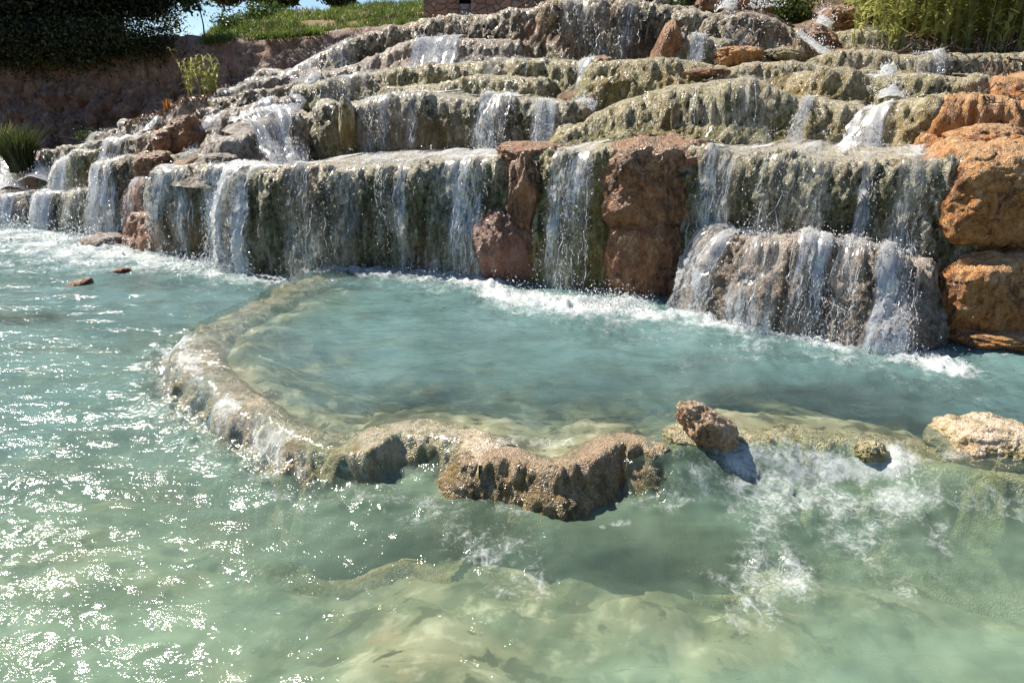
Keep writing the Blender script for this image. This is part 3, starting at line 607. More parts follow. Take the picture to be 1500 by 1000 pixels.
boulder('low tan boulder lying aslant where the pool overflows', 1042,634,118,56,Yz(1050,650,.13)-.02,'rim2',.6,2.7,amp=1.4,tilt=-.62,group=g_,lipv=.6)
boulder('pale wet slab sloping between the tan boulder and the front rock', 1012,650,84,26,Yz(1020,650,.11)-.05,'lime',.9,2.4,amp=1.0,tilt=-.2,group=g_,lipv=.6)

# ---- terrain: bed of both pools, and the tufa mound
xs = np.concatenate([np.arange(-16, -6, .12), np.arange(-6, 4.5, .04), np.arange(4.5, 12, .12)]); ys = np.concatenate([np.arange(-4, .8, .2), np.arange(.8, 4, .03), np.arange(4, 14.2, .07)])
X, Y = np.meshgrid(xs, ys); Z, D, K = bed_z(X, Y)
Z = np.where((D > -.34) & (D < .56) & (K > 0), Z-.035, Z)
mz = mound(X, Y); up = mz > -5
for _ in range(3):
    mm = mz.copy(); mm[1:-1, 1:-1] = np.where(up[1:-1, 1:-1], np.minimum(mz[1:-1, 1:-1], (mz[:-2, 1:-1]+mz[2:, 1:-1]+mz[1:-1, :-2]+mz[1:-1, 2:])/4+.03), mz[1:-1, 1:-1]); mz = mm
Z = np.where(up, np.maximum(Z, mz+.02*fbm(X*5, Y*5, 2, 3)), Z)
# banks: far ground rises to the cliff foot; right bank under the reeds
Z = np.maximum(Z, np.where(Y > 8.3, .0+.1*fbm(X, Y, 7, 3)+.02*(Y-8.3)-.6*sstep(-7, -5.4, X)*sstep(10.6, 9, Y)-.3*sstep(9.6, 8.6, Y), -9))
bank = 2.0+.28*(Y-7.7)+.12*fbm(X*1.3, Y*1.3, 8, 3); Z = np.maximum(Z, np.where((X > 3.3+.25*pn(Y, 2.2)-(Y-7)*.05) & (Y > 7.6), np.minimum(bank, 2.9), -9))
Z = np.maximum(Z, np.where((Y > 7.5) & (X < -6.8), -.5+.85*sstep(-7.4, -9.2, X+.3*pn(Y, 1.1))+.08*fbm(X*1.5, Y*1.5, 3, 3), -9))
Z = np.maximum(Z, np.where((X > .76*Y+.1) & (Y > 4.6), (np.minimum(2.0, -.3+(Y-4.6)*1.35)+.12*fbm(X*2, Y*2, 6, 3)+.5)*sstep(.76*Y+.1, .82*Y+.7, X)-.5, -9))
mk('terrain', np.stack([X, Y, Z], -1), gridF(*X.shape), M['bed'], attrs={'lip': np.zeros(X.size)})['kind'] = 'structure'

# ---- water: one sheet, higher inside the rim, draping over the rim to the lower pool
xs = np.concatenate([np.arange(-13, -6.5, .08), np.arange(-6.5, -3, .036), np.arange(-3, 3.2, .021), np.arange(3.2, 7, .08)])
ys = np.concatenate([np.arange(-4, .9, .15), np.arange(.9, 3.2, .0165), np.arange(3.2, 6, .028), np.arange(6, 10.2, .045)])
X, Y = np.meshgrid(xs, ys); bz, d, k = bed_z(X, Y)
sarc = np.arange(1)
wd = .27+.12*sstep(3, 5, k)*sstep(12, 10, k)+.06*fbm(X*3, Y*3, 2, 2)
zl = .0+.0*X
zw = ZP*(1-sstep(0, 1, (d-.015)/wd))
foam = np.zeros_like(X)
FO = []
def foamline(pts, w, a, z=0.0): FO.append((np.array([atZ(x, y, z)[:2] for x, y in pts]), w, a))
foamline([(490,392),(560,398),(640,404),(720,418)], .17, 1.0, ZP)
foamline([(735,432),(800,446),(860,452),(930,452)], .24, 1.0, ZP)
foamline([(940,462),(1000,462),(1060,468)], .17, .85, ZP)
foamline([(1060,472),(1110,482),(1200,498),(1300,510),(1350,520),(1380,535)], .19, .95, ZP)
foamline([(1380,500),(1440,512)], .16, .55, ZP)
foamline([(240,384),(300,392),(360,400),(425,408)], .36, .75)
foamline([(200,375),(130,372),(60,350),(0,345),(-100,345)], .55, .82)
foamline([(-100,385),(0,380),(120,385)], .4, .55)
foamline([(1065,702),(1110,702),(1180,706),(1260,708),(1310,705)], .09, .8)
foamline([(1085,715),(1110,750),(1150,800),(1165,860)], .10, .55)
foamline([(1200,715),(1260,760),(1290,790)], .10, .5)
foamline([(1340,720),(1380,760),(1370,800)], .08, .5)
foamline([(1430,700),(1330,720)], .05, .6)
foamline([(600,735),(660,765),(740,800)], .12, .45)
foamline([(268,520),(300,590),(330,625),(385,660),(440,700)], .07, .62)
foamline([(240,515),(262,530)], .10, .75)
foamline([(1080,712),(1200,735),(1330,745)], .20, .62)
foamline([(1150,730),(1230,800),(1320,860)], .16, .5)
foamline([(1060,720),(1120,800),(1100,900)], .12, .5)
foamline([(620,745),(700,800),(760,850)], .18, .46)
foamline([(430,700),(520,720),(600,735)], .10, .42)
foamline([(0,700),(60,850),(160,950)], .25, .26)
foamline([(1010,718),(1040,735)], .03, .6)
foamline([(880,772),(920,765)], .02, .6)
foamline([(740,645),(800,650),(870,640)], .06, .5, ZP)
foamline([(0,390),(140,400)], .25, .45)
FN = fbm(X*3.7, Y*3.7, 21, 3); FN2 = fbm(X*2.3, Y*2.3, 33, 3)
foamline([(500,410),(640,420),(760,455),(900,475),(1060,495),(1200,520),(1400,560)], .30, .42, ZP)
for pts, w, a in FO:
    best = np.full(X.shape, 1e9)
    for p, q in zip(pts[:-1], pts[1:]):
        ab = q-p; t = np.clip(((X-p[0])*ab[0]+(Y-p[1])*ab[1])/(ab@ab+1e-9), 0, 1); best = np.minimum(best, np.hypot(X-p[0]-t*ab[0], Y-p[1]-t*ab[1]))
    foam = np.maximum(foam, a*np.clip(1.12+.4*FN, .6, 1.35)*np.exp(-(best/(w*np.clip(1.35+.9*FN2, .5, 2.4)))**2))
K_ = k
steep = sstep(.0, .04, zw)*sstep(ZP, ZP-.04, zw)
foam = np.maximum(foam, np.where(K_ < 19, .46, .5)*steep)
agit = np.clip(.1+foam*.3+steep*.4+.12*sstep(-.4, -.75, X/np.maximum(Y, .5)+.25*fbm(X*1.1, Y*1.1, 8, 2)), 0, 2.1)
near = sstep(6, 2, Y)
rip = .018*fbm(X*2.2+.6*pn(X, Y*2), Y*4.2, 1.2, 3)+.006*fbm(X*8, Y*13, 5, 2)*(.4+near)
rip *= (.75+.7*agit)
rip = rip+foam*(.045*np.abs(fbm(X*9, Y*9, 3, 3))+.018*pn(X*30, Y*30))
zw = zw+rip*np.where(steep > .2, .5, 1)
# over the rim the sheet follows the rock: thin film in places, dry rock in others
onrim = np.exp(-((d-.16)/.18)**2)*sstep(-.01, .08, d)*sstep(.5, 1.5, k)*sstep(20.6, 19.8, k)
patch = .55+.55*fbm(X*3.1, Y*3.1, 9, 2)
film = bz+.006+.018*patch
k_dry = np.interp(k, [0, 4, 10, 12, 13, 14.5, 15.5, 16, 20, 20.5, 22, 22.2, 25.5, 26, 28], [0, 0, 0, -.012, -.02, -.004, -.01, -.012, -.012, .02, .03, .006, .006, .02, .02])
film = film+k_dry
zw = np.where((d > -.02) & (d < .7), np.minimum(zw, np.maximum(film, rip)) if False else zw*(1-onrim)+onrim*np.maximum(np.minimum(zw, film+.004), rip), zw)
dep = np.clip(zw-bz, 0, 2)
kt = np.where(d < 0, 3.4+2.4*sstep(.7, 1.7, -d), 2.2+1.3*sstep(2.2, 4, Y)+2.2*sstep(2.0, 1.5, Y)+.5*sstep(.6, 1.3, np.abs(X-.2))); turb = 1-np.exp(-dep*kt)
tone = np.where(d < 0, 1.0, 0)*1.0; tone = np.maximum(tone*sstep(0, .1, -d), np.clip(.75*sstep(-.3, -2.6, X)*sstep(2.0, 3.2, Y)+.5*sstep(4, 6, Y), 0, 1))

mk('water', np.stack([X, Y, zw], -1), gridF(*X.shape), M['water'], attrs={'turb': turb, 'foam': foam, 'tone': tone, 'agit': agit})['kind'] = 'structure'

# ---- churned foam and spray at the foot of the falls
def splash(label, pts, z, n, hgt, wid, Ysc=1.0):
    P = np.array([atZ(x, y, z) for x, y in pts]); C = resample(P, .02); i = rng.integers(0, len(C), n)
    cl = np.clip(.5+1.2*pn(i*.02*5, 3.7, z), .05, 1)
    keep = rng.random(n) < cl; i = i[keep]; m = len(i)
    q = C[i]+np.stack([rng.normal(0, wid, m), rng.normal(0, wid, m), np.minimum(rng.exponential(hgt*.35, m), hgt*2)-.005], 1)
    sz = (.0014+.0052*rng.random(m)**3)*Ysc*q[:, 1]/4.5
    V, F = drops(q, sz, rng.uniform(.8, 2.2, m), rng.normal(0, 1, (m, 3))+[0, 0, .6])
    o = mk('foam_spray', V, F, M['spray'], origin=np.array([*C[len(C)//2][:2], z])); tag(o, label, 'spray', 'spray at the foot of the falls', 'stuff')
splash('fine spray along the foot of the long dark wall', [(480,392),(560,397),(640,402),(720,414)], ZP, 3500, .07, .06)
splash('white churned spray under the narrow panel falls', [(740,430),(810,440),(870,446),(930,446)], ZP, 6000, .10, .10)
splash('white churned spray at the foot of the low foaming step', [(1030,462),(1110,478),(1200,492),(1290,502),(1350,512),(1385,530)], ZP, 9000, .13, .10)
splash('white spray under the strongest cascade on the left pool', [(240,376),(300,386),(370,394),(425,402)], 0, 5000, .14, .14)
splash('white spray boiling at the far left falls', [(200,365),(130,352),(60,335),(-20,335)], 0, 6000, .2, .2)
splash('bubbling spray below the golden ribbed sill', [(1065,698),(1120,702),(1200,704),(1300,704)], 0, 1800, .025, .05, .8)
splash('beads of spray along the outer foot of the pool rim', [(266,520),(300,590),(385,650),(450,695)], 0, 700, .02, .04, .8)
splash('splash on the lip below the second tier wall', [(520,238),(600,240),(700,237),(740,233)], 1.01, 2600, .08, .05)
splash('splash under the wide white chute on the right', [(1180,222),(1260,226),(1330,236),(1390,240)], 1.15, 3200, .10, .07)
splash('splash in the gully beside the olive mound', [(805,205),(830,195),(850,180)], 1.16, 2200, .14, .12)
splash('spray thrown up beside the topmost chute', [(1050,20),(1100,15),(1125,8)], 2.5, 1200, .12, .1)
splash('spray along the lip of the low foaming step', [(1040,345),(1110,342),(1200,352),(1290,364),(1345,380)], .73, 3000, .06, .06)

# ---- falls
fall('A', 'strong white fall at the left end of the long dark wall', 335, 402, .95, 2600, 40, thick=.06, throw=.14)
fall('A', 'thin scattered trickles left of middle on the long dark wall', 402, 560, .58, 700, 26)
fall('A', 'crooked white trickle in the middle of the long dark wall', 548, 612, .72, 800, 26)
fall('A', 'wispy veil at the right end of the long dark wall', 612, 745, .60, 900, 30)
fall('C', 'sparkling twin falls down the narrow mossy panel', 800, 892, .62, 2200, 46, throw=.10)
fall('E', 'splashing veil beside the reddish block', 1022, 1100, .60, 1300, 26, throw=.08)
fall('E', 'spattering trickles in the middle of the grey-green wall', 1100, 1240, .64, 1500, 44)
fall('E', 'bright narrow stream on the right of the grey-green wall', 1255, 1300, .72, 700, 18)
fall('E', 'thin veil next to the orange boulders', 1300, 1395, .58, 700, 20)
fall('F', 'lacy white water spilling over the left corner of the low foaming step', 1036, 1088, .84, 1300, 20, thick=.035, throw=.05, up=9)
fall('F', 'fine curtain of drips left of middle on the low foaming step', 1080, 1165, .76, 1300, 50, thick=.03, throw=.05, up=9)
fall('F', 'lacy fringe in the middle of the low foaming step', 1155, 1225, .78, 1300, 50, thick=.03, throw=.06, up=9)
fall('F', 'fine curtain of drips right of middle on the low foaming step', 1215, 1285, .76, 1300, 50, thick=.03, throw=.05, up=9)
fall('F', 'lacy white water spilling over the right corner of the low foaming step', 1275, 1345, .84, 1600, 40, thick=.035, throw=.07, up=9)
fall('DD', 'white fall over the left mossy block', 236, 300, .68, 1300, 20)
fall('DD', 'foaming fall tucked beside the strong white fall', 300, 352, .72, 1200, 16)
fall('EE', 'broad white veil on the tall left ledge', 138, 200, .9, 2400, 20, throw=.12)
fall('GG', 'white fall beside the left mossy step', 84, 142, .82, 1200, 8)
fall('JJ', 'white water pouring off the far left shelf', -60, 62, .92, 1600, 10)
fall('KK', 'white rush left of the dark moss block', 58, 102, .8, 900, 8)
fall('GG2', 'thin dripping veil on the dark moss block', 100, 143, .55, 400, 6)
fall('HH', 'pale trickle on the flat-topped green ledge', 118, 142, .6, 200, 4)
fall('II', 'glistening film on the small pale skyline ledge', 138, 184, .62, 300, 4)
fall('W', 'strongest cascade, foaming white down the left steps', 352, 440, 1.15, 5000, 40, thick=.09, throw=.2, up=9)
fall('V', 'thin fall over the blue hollow', 320, 350, .74, 500, 8)
fall('V', 'white chute on the right of the rounded mossy shelf', 372, 405, .9, 900, 8)
fall('U1', 'slanting white chute above the strongest cascade', 425, 456, 1.05, 900, 8)
fall('Y2', 'slanting white trickle through the leaf-littered rubble', 196, 228, 1.0, 900, 6)
fall('BB1', 'white fall on the long mossy step beside the brown boulders', 165, 215, .8, 700, 10)
fall('BB1', 'thin veil on the right of the long mossy step', 262, 304, .62, 400, 8)
fall('BB2', 'thin veil on the low mossy step behind the pale boulder', 262, 310, .66, 400, 6)
fall('CC', 'thin veil over the brown fluted block', 212, 240, .62, 300, 6)
fall('X', 'splashing fall right of the cream ledge', 455, 505, .74, 1200, 14)
fall('R', 'thin falls on the left of the second tier wall', 505, 640, .64, 1100, 26)
fall('R', 'leaping white fall in the middle of the second tier wall', 690, 765, .74, 2600, 44, throw=.16, thick=.05)
fall('R', 'blue-white chute in the gully beside the olive mound', 775, 822, .9, 1800, 18, throw=.1)
fall('S', 'thin white strands on the left of the third tier', 455, 560, .58, 900, 14)
fall('S', 'small white strand on the right of the long olive ledge', 690, 790, .56, 500, 10)
fall('S', 'bluish trickle at the end of the long olive ledge', 845, 876, .75, 700, 8)
fall('T2', 'white splash spreading over the lower lip of the top tier', 590, 690, .95, 2600, 24, throw=.08, up=9)
fall('T', 'pale film of water on the left flank of the top tier', 400, 560, .68, 1500, 18)
fall('T', 'hair-thin falls on the dark crest ledge', 800, 960, .54, 900, 24)
fall('U0', 'white film over the pale skyline shelf', 330, 398, .7, 500, 4)
fall('H', 'thin white spatter down the broad olive mound', 1000, 1160, .48, 500, 10)
fall('I', 'white chute right of the broad olive mound', 1165, 1195, 1.0, 1500, 14, throw=.1)
fall('J', 'wide white chute pouring past the pale bulge', 1258, 1330, 1.1, 3000, 26, throw=.1)
fall('K', 'white fall between the moss cushion and the yellowish shelf', 1278, 1300, 1.0, 900, 8)
fall('M', 'lacy falls under the reeds', 1330, 1400, .78, 700, 10)
fall('P2', 'blue-white veil on the dark overhung ledge', 1050, 1160, .55, 700, 10)
fall('P4', 'blue-white veil on the small wet step', 1004, 1040, .72, 500, 8)
fall('Nn', 'glossy film over the pale wet slab', 1250, 1320, .58, 400, 4)

# ---- shallow water running along the tops of the ledges before it drops
for key, a, b, dn, lab in [('A',400,745,.8,'shallow rippled water along the top of the long dark wall'),('C',795,905,.66,'shallow water on the top of the narrow mossy panel'),('E',1045,1390,.92,'foaming shallow water along the top of the grey-green wall'),('DD',240,350,.7,'shallow white water on top of the left mossy block'),('R',505,800,.6,'shallow water along the top of the second tier wall'),('S',460,870,.5,'wet gleam along the top of the long olive ledge'),('T',420,960,.45,'wet gleam along the top of the crest ledge')]:
    fall(key, lab, a, b, dn, 500, 0, tlow=.93, up=16, throw=.01, thick=.02, fade=.1)

# topmost chutes: sloping tongues of white water
def chute(label, pts, w, n):
    n = n//2
    P = resample(np.array([np.r_[atY(x, y, Y), wd] for (x, y, Y, wd) in pts]), .02); a = np.linspace(-1, 1, 15)
    t = np.gradient(P[:, :3], axis=0); sd = np.cross(t, [0, 0, 1.0]); sd /= np.linalg.norm(sd, axis=1)[:, None]; upv = np.cross(sd, t); upv /= np.linalg.norm(upv, axis=1)[:, None]
    G = P[:, None, :3]+sd[:, None]*(a[None, :, None]*P[:, None, 3:4]); G = G+upv[:, None]*((1-a**2)*.4)[None, :, None]*P[:, None, 3:4]
    G = G+upv[:, None]*(.03*np.abs(pn(G[..., 0]*9, G[..., 1]*9, G[..., 2]*9)))[..., None]
    s = np.arange(len(P))*.02; sg = np.broadcast_to(a[None]*w, G.shape[:2]); vg = np.broadcast_to(s[:, None], G.shape[:2])
    de = 1.15*(1-np.abs(a)[None]**3*.8)*np.ones((len(P), 1))
    root = empty('waterfall', tuple(G[-1, 7])); tag(root, label, 'waterfall', 'waterfalls of the cascade')
    mk('water_sheet', G, gridF(*G.shape[:2]), M['sheet'], root, {'su': sg, 'sv': vg, 'dens': de}, origin=np.array(root.location))
    i = rng.integers(0, len(P), n); j = rng.integers(0, 15, n); q = G[i, j]+upv[i]*rng.exponential(.03, n)[:, None]+rng.normal(0, .015, (n, 3))
    V, F = drops(q, (.0012+.0042*rng.random(n)**3)*P[:, 1].mean()/5, rng.uniform(1, 2.5, n)); mk('droplets', V, F, M['spray'], root, origin=np.array(root.location))['kind'] = 'stuff'
chute('topmost white chute between two boulders', [(1082,-12,8.7,.13),(1072,4,8.4,.12),(1060,20,8.2,.12)], .12, 900)
chute('second high chute in front of the square red-brown block', [(1212,18,8.3,.10),(1208,34,8.0,.11),(1202,46,7.8,.13)], .11, 700)
chute('slanting chute past the dark brown sloping boulder', [(1172,52,7.5,.07),(1192,68,7.3,.08),(1214,84,7.1,.10)], .08, 600)
chute('white rush feeding the strongest cascade', [(462,112,9.0,.10),(448,132,8.7,.11),(428,158,8.1,.14),(412,176,7.7,.22)], .14, 1200)
chute('white trickle down the leaf-littered left bank', [(232,172,9.4,.05),(216,192,9.1,.06),(205,214,8.8,.09)], .07, 400)
chute('foaming tongue in the gully beside the olive mound', [(862,150,6.8,.16),(838,178,6.55,.20),(812,206,6.35,.26)], .2, 1800)
chute('far left fall below the brown bank', [(10,238,10.2,.08),(12,262,9.8,.12),(16,284,9.3,.22)], .13, 900)
chute('blue-white pour behind the grass tuft', [(70,236,9.9,.10),(62,256,9.6,.16),(48,270,9.3,.24)], .16, 700)
chute('short white chute at the right of the moss cushion', [(1300,100,6.2,.07),(1303,128,5.9,.09),(1306,150,5.6,.13)], .09, 900)

# ================================================================== cliff, hill, house, plants
ledge('cliff', 'tall shadowed pink-grey earth cliff behind the cascade', [(-330,66,250,16.5),(-150,66,250,16.8),(0,62,245,17),(130,58,240,17),(250,50,235,17),(330,55,220,17),(420,52,210,16.8),(520,40,205,16.4),(640,26,200,16),(760,30,200,15.7)], 'earth', r=.35, depth=1.5, batter=.5, bulge=.2, wrap=.8, style='rock', amp=4.2, hf=1.0, zn=.45, rise=.0, name='earth_cliff', cat='cliff', mound=False, group='cliff')
# hill behind the cliff
xs = np.linspace(-40, 14, 150); ys = np.concatenate([np.linspace(17.4, 40, 70), np.linspace(42, 300, 30)]); X, Y = np.meshgrid(xs, ys); X = X*(1+np.clip(Y-30, 0, None)*.03)
hz = np.interp(X/Y*17, [-14, -9, -7.6, -6.5, -4, -2, 2], [2.5, 2.35, 2.42, 2.7, 2.95, 3.15, 3.3])
Z = hz+np.clip(Y-17.4, 0, 6.6)*.13*sstep(-8.0, -6.0, X/Y*17)+.16*fbm(X*.6, Y*.6, 5, 3)-.002*np.clip(Y-40, 0, None)*Y*.03-.25*sstep(18.2, 17.4, Y)
mk('hill', np.stack([X, Y, Z], -1), gridF(*X.shape), M['hill'])['kind'] = 'structure'
g = np.array([[-900, -900], [900, -900], [900, 900], [-900, 900]], float); mk('ground', np.column_stack([g, np.full(4, -1.4)]), [[0, 1, 2, 3]], M['hill'])['kind'] = 'structure'

def quads(P, L, W, D, nrm):
    # leaf blades: centre P, length L along D, width W
    D = D/np.linalg.norm(D, axis=1)[:, None]; u = np.cross(D, nrm); u /= np.linalg.norm(u, axis=1)[:, None]+1e-9
    a = P-D*L[:, None]*.5; b = P+D*L[:, None]*.5; m = P+np.cross(u, D)*(L*.08)[:, None]
    V = np.stack([a, m-u*W[:, None]*.5, b, m+u*W[:, None]*.5], 1).reshape(-1, 3)
    return V, np.arange(len(V)).reshape(-1, 4)
def rdir(n): v = rng.normal(size=(n, 3)); return v/np.linalg.norm(v, axis=1)[:, None]
def crown_mesh(cl, nleaf, size, spread):
    P = []; T = []
    for (c, r, n) in cl:
        v = rdir(n)*(rng.random(n)**.45)[:, None]*np.array(r); c2 = np.array(c)+v
        k = max(1, int(nleaf/n)); q = c2[:, None]+rng.normal(0, spread, (n, k, 3)); P.append(q.reshape(-1, 3)); T.append(np.repeat(np.clip(.35+.4*rng.normal(size=n), 0, 1), k))
    P = np.vstack(P); T = np.concatenate(T); T = np.clip(T+rng.normal(0, .12, len(T)), 0, 1)
    sz = size*rng.uniform(.6, 1.4, len(P)); V, F = quads(P, sz*1.7, sz*.75, rdir(len(P)), rdir(len(P))); return V, F, np.repeat(T, 4)
def tree(label, px, py, Y, hgt, trunk, cl, nleaf, leaf, mat, spread=.28, name='tree', cat='tree', group='trees on the cliff top', lean=0.0):
    b = atY(px, py, Y); root = empty(name, tuple(b)); tag(root, label, cat, group)
    cl2 = [((b[0]+c[0], b[1]+c[1], b[2]+c[2]), r, n) for c, r, n in cl]
    m = 14; top = np.array([b[0]+lean, b[1], b[2]+hgt]); t = np.linspace(0, 1, m)[:, None]
    main = b+(top-b)*t-np.array([0, 0, .3])*(1-t)+np.column_stack([.12*pn(t[:, 0]*3, px*.1), .12*pn(t[:, 0]*3, px*.1+5), 0*t[:, 0]])
    Ls = [main]; Rs = [trunk*(1-.65*t[:, 0])]
    for (c, r, n) in cl2:
        for _ in range(4):
            i = rng.integers(int(m*.35), m); e = np.array(c)+rng.normal(0, .5, 3)*np.array(r); s0 = main[i]
            Ls.append(s0+(e-s0)*t+np.column_stack([0*t[:, 0], 0*t[:, 0], .25*np.sin(t[:, 0]*3.1)])); Rs.append(trunk*.4*(1-.85*t[:, 0]))
    V, F = tubes(np.array(Ls), np.array(Rs), 7); mk('trunk', V, F, M['bark'], root, origin=np.array(b))
    V, F, T = crown_mesh(cl2, nleaf, leaf, spread); mk('crown', V, F, M[mat], root, {'tint': T}, origin=np.array(b), smooth=False)
tree('big dark evergreen at the far left on the cliff top', 40, 70, 17.6, 4, .16, [((0,0,2.2),(1.6,1.2,1.4),80),((-1.6,0,1.6),(1.5,1.2,1.6),70),((1.0,.2,1.2),(1.0,1.0,.9),50),((.2,-.3,.5),(1.5,.6,.6),60)], 36000, .06, 'darkleaf')
tree('broad tree with a forked trunk beside the gap of sky', 172, 46, 18, 3.2, .15, [((-.2,0,1.5),(1.3,1.0,.8),70),((.75,0,.85),(.55,.6,.55),45),((-1.0,.2,.8),(.6,.6,.45),35),((.5,0,1.7),(.9,.8,.7),50),((-.3,.1,2.6),(1.5,1,.8),60)], 11000, .052, 'darkleaf', .2)
tree('second dark tree crowding the left edge behind the evergreen', -90, 60, 18.5, 4, .15, [((0,0,2.0),(1.7,1.2,1.7),80),((.9,0,.6),(1.3,.9,.7),60)], 16000, .062, 'darkleaf')
tree('distant umbrella pine above the grassy hill', 372, 22, 34, 1.5, .12, [((0,0,1.2),(1.5,1.0,.4),60),((-1.2,0,1.0),(.7,.8,.3),30),((.9,.3,.9),(.8,.8,.3),30)], 4600, .13, 'darkleaf', .22)
tree('small dark pine rising from the grassy hill', 488, 12, 34, 1.2, .08, [((0,0,.5),(.5,.5,.5),30),((.6,0,.2),(.3,.3,.3),15)], 1200, .11, 'darkleaf', .12)
tree('slim sapling with sparse leaves on the bare soil', 296, 40, 18, 1.1, .02, [((0,0,.7),(.25,.25,.4),16),((-.25,0,.55),(.25,.2,.15),8)], 220, .06, 'leaf', .08)
tree('drooping branch tip in the gap of sky', 278, 4, 18.6, .9, .02, [((-.15,0,.0),(.3,.2,.15),16),((0,0,.3),(.3,.2,.2),12)], 260, .07, 'darkleaf', .07)
def shrub(label, px, py, Y, rx, rz, n, leaf, mat, spread=.16, name='shrub', cat='shrub', group='shrubs on the cliff', ry=.5):
    b = atY(px, py, Y); root = empty(name, tuple(b)); tag(root, label, cat, group)
    V, F, T = crown_mesh([((b[0], b[1], b[2]+rz*.6), (rx, ry, rz), max(10, n//40))], n, leaf, spread); mk('foliage', V, F, M[mat], root, {'tint': T}, origin=np.array(b), smooth=False)
    k = 8; e = b+np.column_stack([rng.normal(0, rx*.6, k), rng.normal(0, .2, k), rz*rng.uniform(.5, 1.2, k)]); t = np.linspace(0, 1, 6)[None, :, None]
    V, F = tubes(b+(e[:, None]-b)*t, np.tile(.02*(1-.8*np.linspace(0, 1, 6)), (k, 1)), 5); mk('stem', V, F, M['bark'], root, origin=np.array(b))
shrub('dark ivy mass hanging over the cliff at the left edge', 25, 84, 16.4, 1.15, .42, 7500, .05, 'darkleaf')
shrub('dark scrub spilling down the cliff beside the ivy', 112, 84, 16.5, .8, .4, 6000, .05, 'darkleaf')
shrub('low dark scrub under the broad tree', 190, 72, 16.6, 1.0, .3, 5000, .045, 'darkleaf')
shrub('dark hanging scrub at the far left, low on the cliff', -150, 130, 16.2, 1.2, .7, 7000, .05, 'darkleaf')
shrub('round green bush on the hill crest', 342, 40, 20, .35, .12, 800, .055, 'leaf')
shrub('olive bush in front of the umbrella pine', 392, 27, 22, .5, .14, 1300, .06, 'leaf')
shrub('small dark bush at the edge of the bare soil', 256, 40, 19, .2, .18, 300, .05, 'darkleaf')
shrub('mustard-green bush behind the topmost chute', 1150, 30, 8.9, .34, .38, 2400, .035, 'leaf', .08, ry=.35)
shrub('green bush against the house doorway', 1012, 8, 9.6, .28, .2, 900, .035, 'leaf', .07, ry=.25)
shrub('yellowing scrub left of the reed bank', 1265, 22, 8.6, .25, .3, 1300, .035, 'reed', .08, ry=.3)
shrub('little green weed at the cliff foot', 130, 206, 11.2, .16, .08, 260, .03, 'leaf', .05, ry=.15)

# blades of grass, reeds and canes
def blades(base, hgt, lean, wid, segs=5, curve=.6):
    n = len(base); t = np.linspace(0, 1, segs)[None, :, None]
    P = base[:, None]+np.array([0, 0, 1.0])*hgt[:, None, None]*(t-curve*.35*t**2*np.linalg.norm(lean, axis=1)[:, None, None])+lean[:, None]*hgt[:, None, None]*t**2
    sd = np.cross(lean+rng.normal(0, .2, lean.shape)*[1, 1, 0], [0, 0, 1.0]); sd /= np.linalg.norm(sd, axis=1)[:, None]+1e-9
    w = wid[:, None, None]*(1-t**1.5*.95); V = np.stack([P-sd[:, None]*w, P+sd[:, None]*w], 2)
    i = np.arange(n*segs*2).reshape(n, segs, 2); F = np.stack([i[:, :-1, 0], i[:, :-1, 1], i[:, 1:, 1], i[:, 1:, 0]], -1).reshape(-1, 4)
    return V.reshape(-1, 3), F, segs*2
hillZ = lambda x, y: np.interp(x/y*17, [-14, -9, -7.6, -6.5, -4, -2, 2], [2.5, 2.35, 2.42, 2.7, 2.95, 3.15, 3.3])+np.clip(y-17.4, 0, 6.6)*.13*sstep(-8.0, -6.0, x/y*17)+.16*fbm(x*.6, y*.6, 5, 3)-.25*sstep(18.2, 17.4, y)
n = 42000; y = 16.6+rng.random(n)**1.4*14; x = rng.uniform(-8.1, -1.2, n)*y/17; keep = (fbm(x*.9, y*.9, 4, 2) > -.35) & (x/y*17 > -7.1+.8*pn(y, x)); x = x[keep]; y = y[keep]; n = len(x)
z = np.where(y > 17.4, hillZ(x, y), np.interp(x/y*17, [-8, -6.5, -4, -2, 0], [2.5, 2.62, 2.8, 2.95, 2.95])-.1*(17.4-y))-.03
ln = rng.normal(0, .5, (n, 3)); ln[:, 2] = 0
V, F, q = blades(np.column_stack([x, y, z]), rng.uniform(.08, .26, n), ln, rng.uniform(.006, .015, n), 4)
mk('grass', V, F, M['turf'], attrs={'tint': np.repeat(np.clip(.5+.5*fbm(x*1.5, y*1.5, 1, 2)+rng.normal(0, .15, n)-.25, 0, 1), q)})['kind'] = 'stuff'

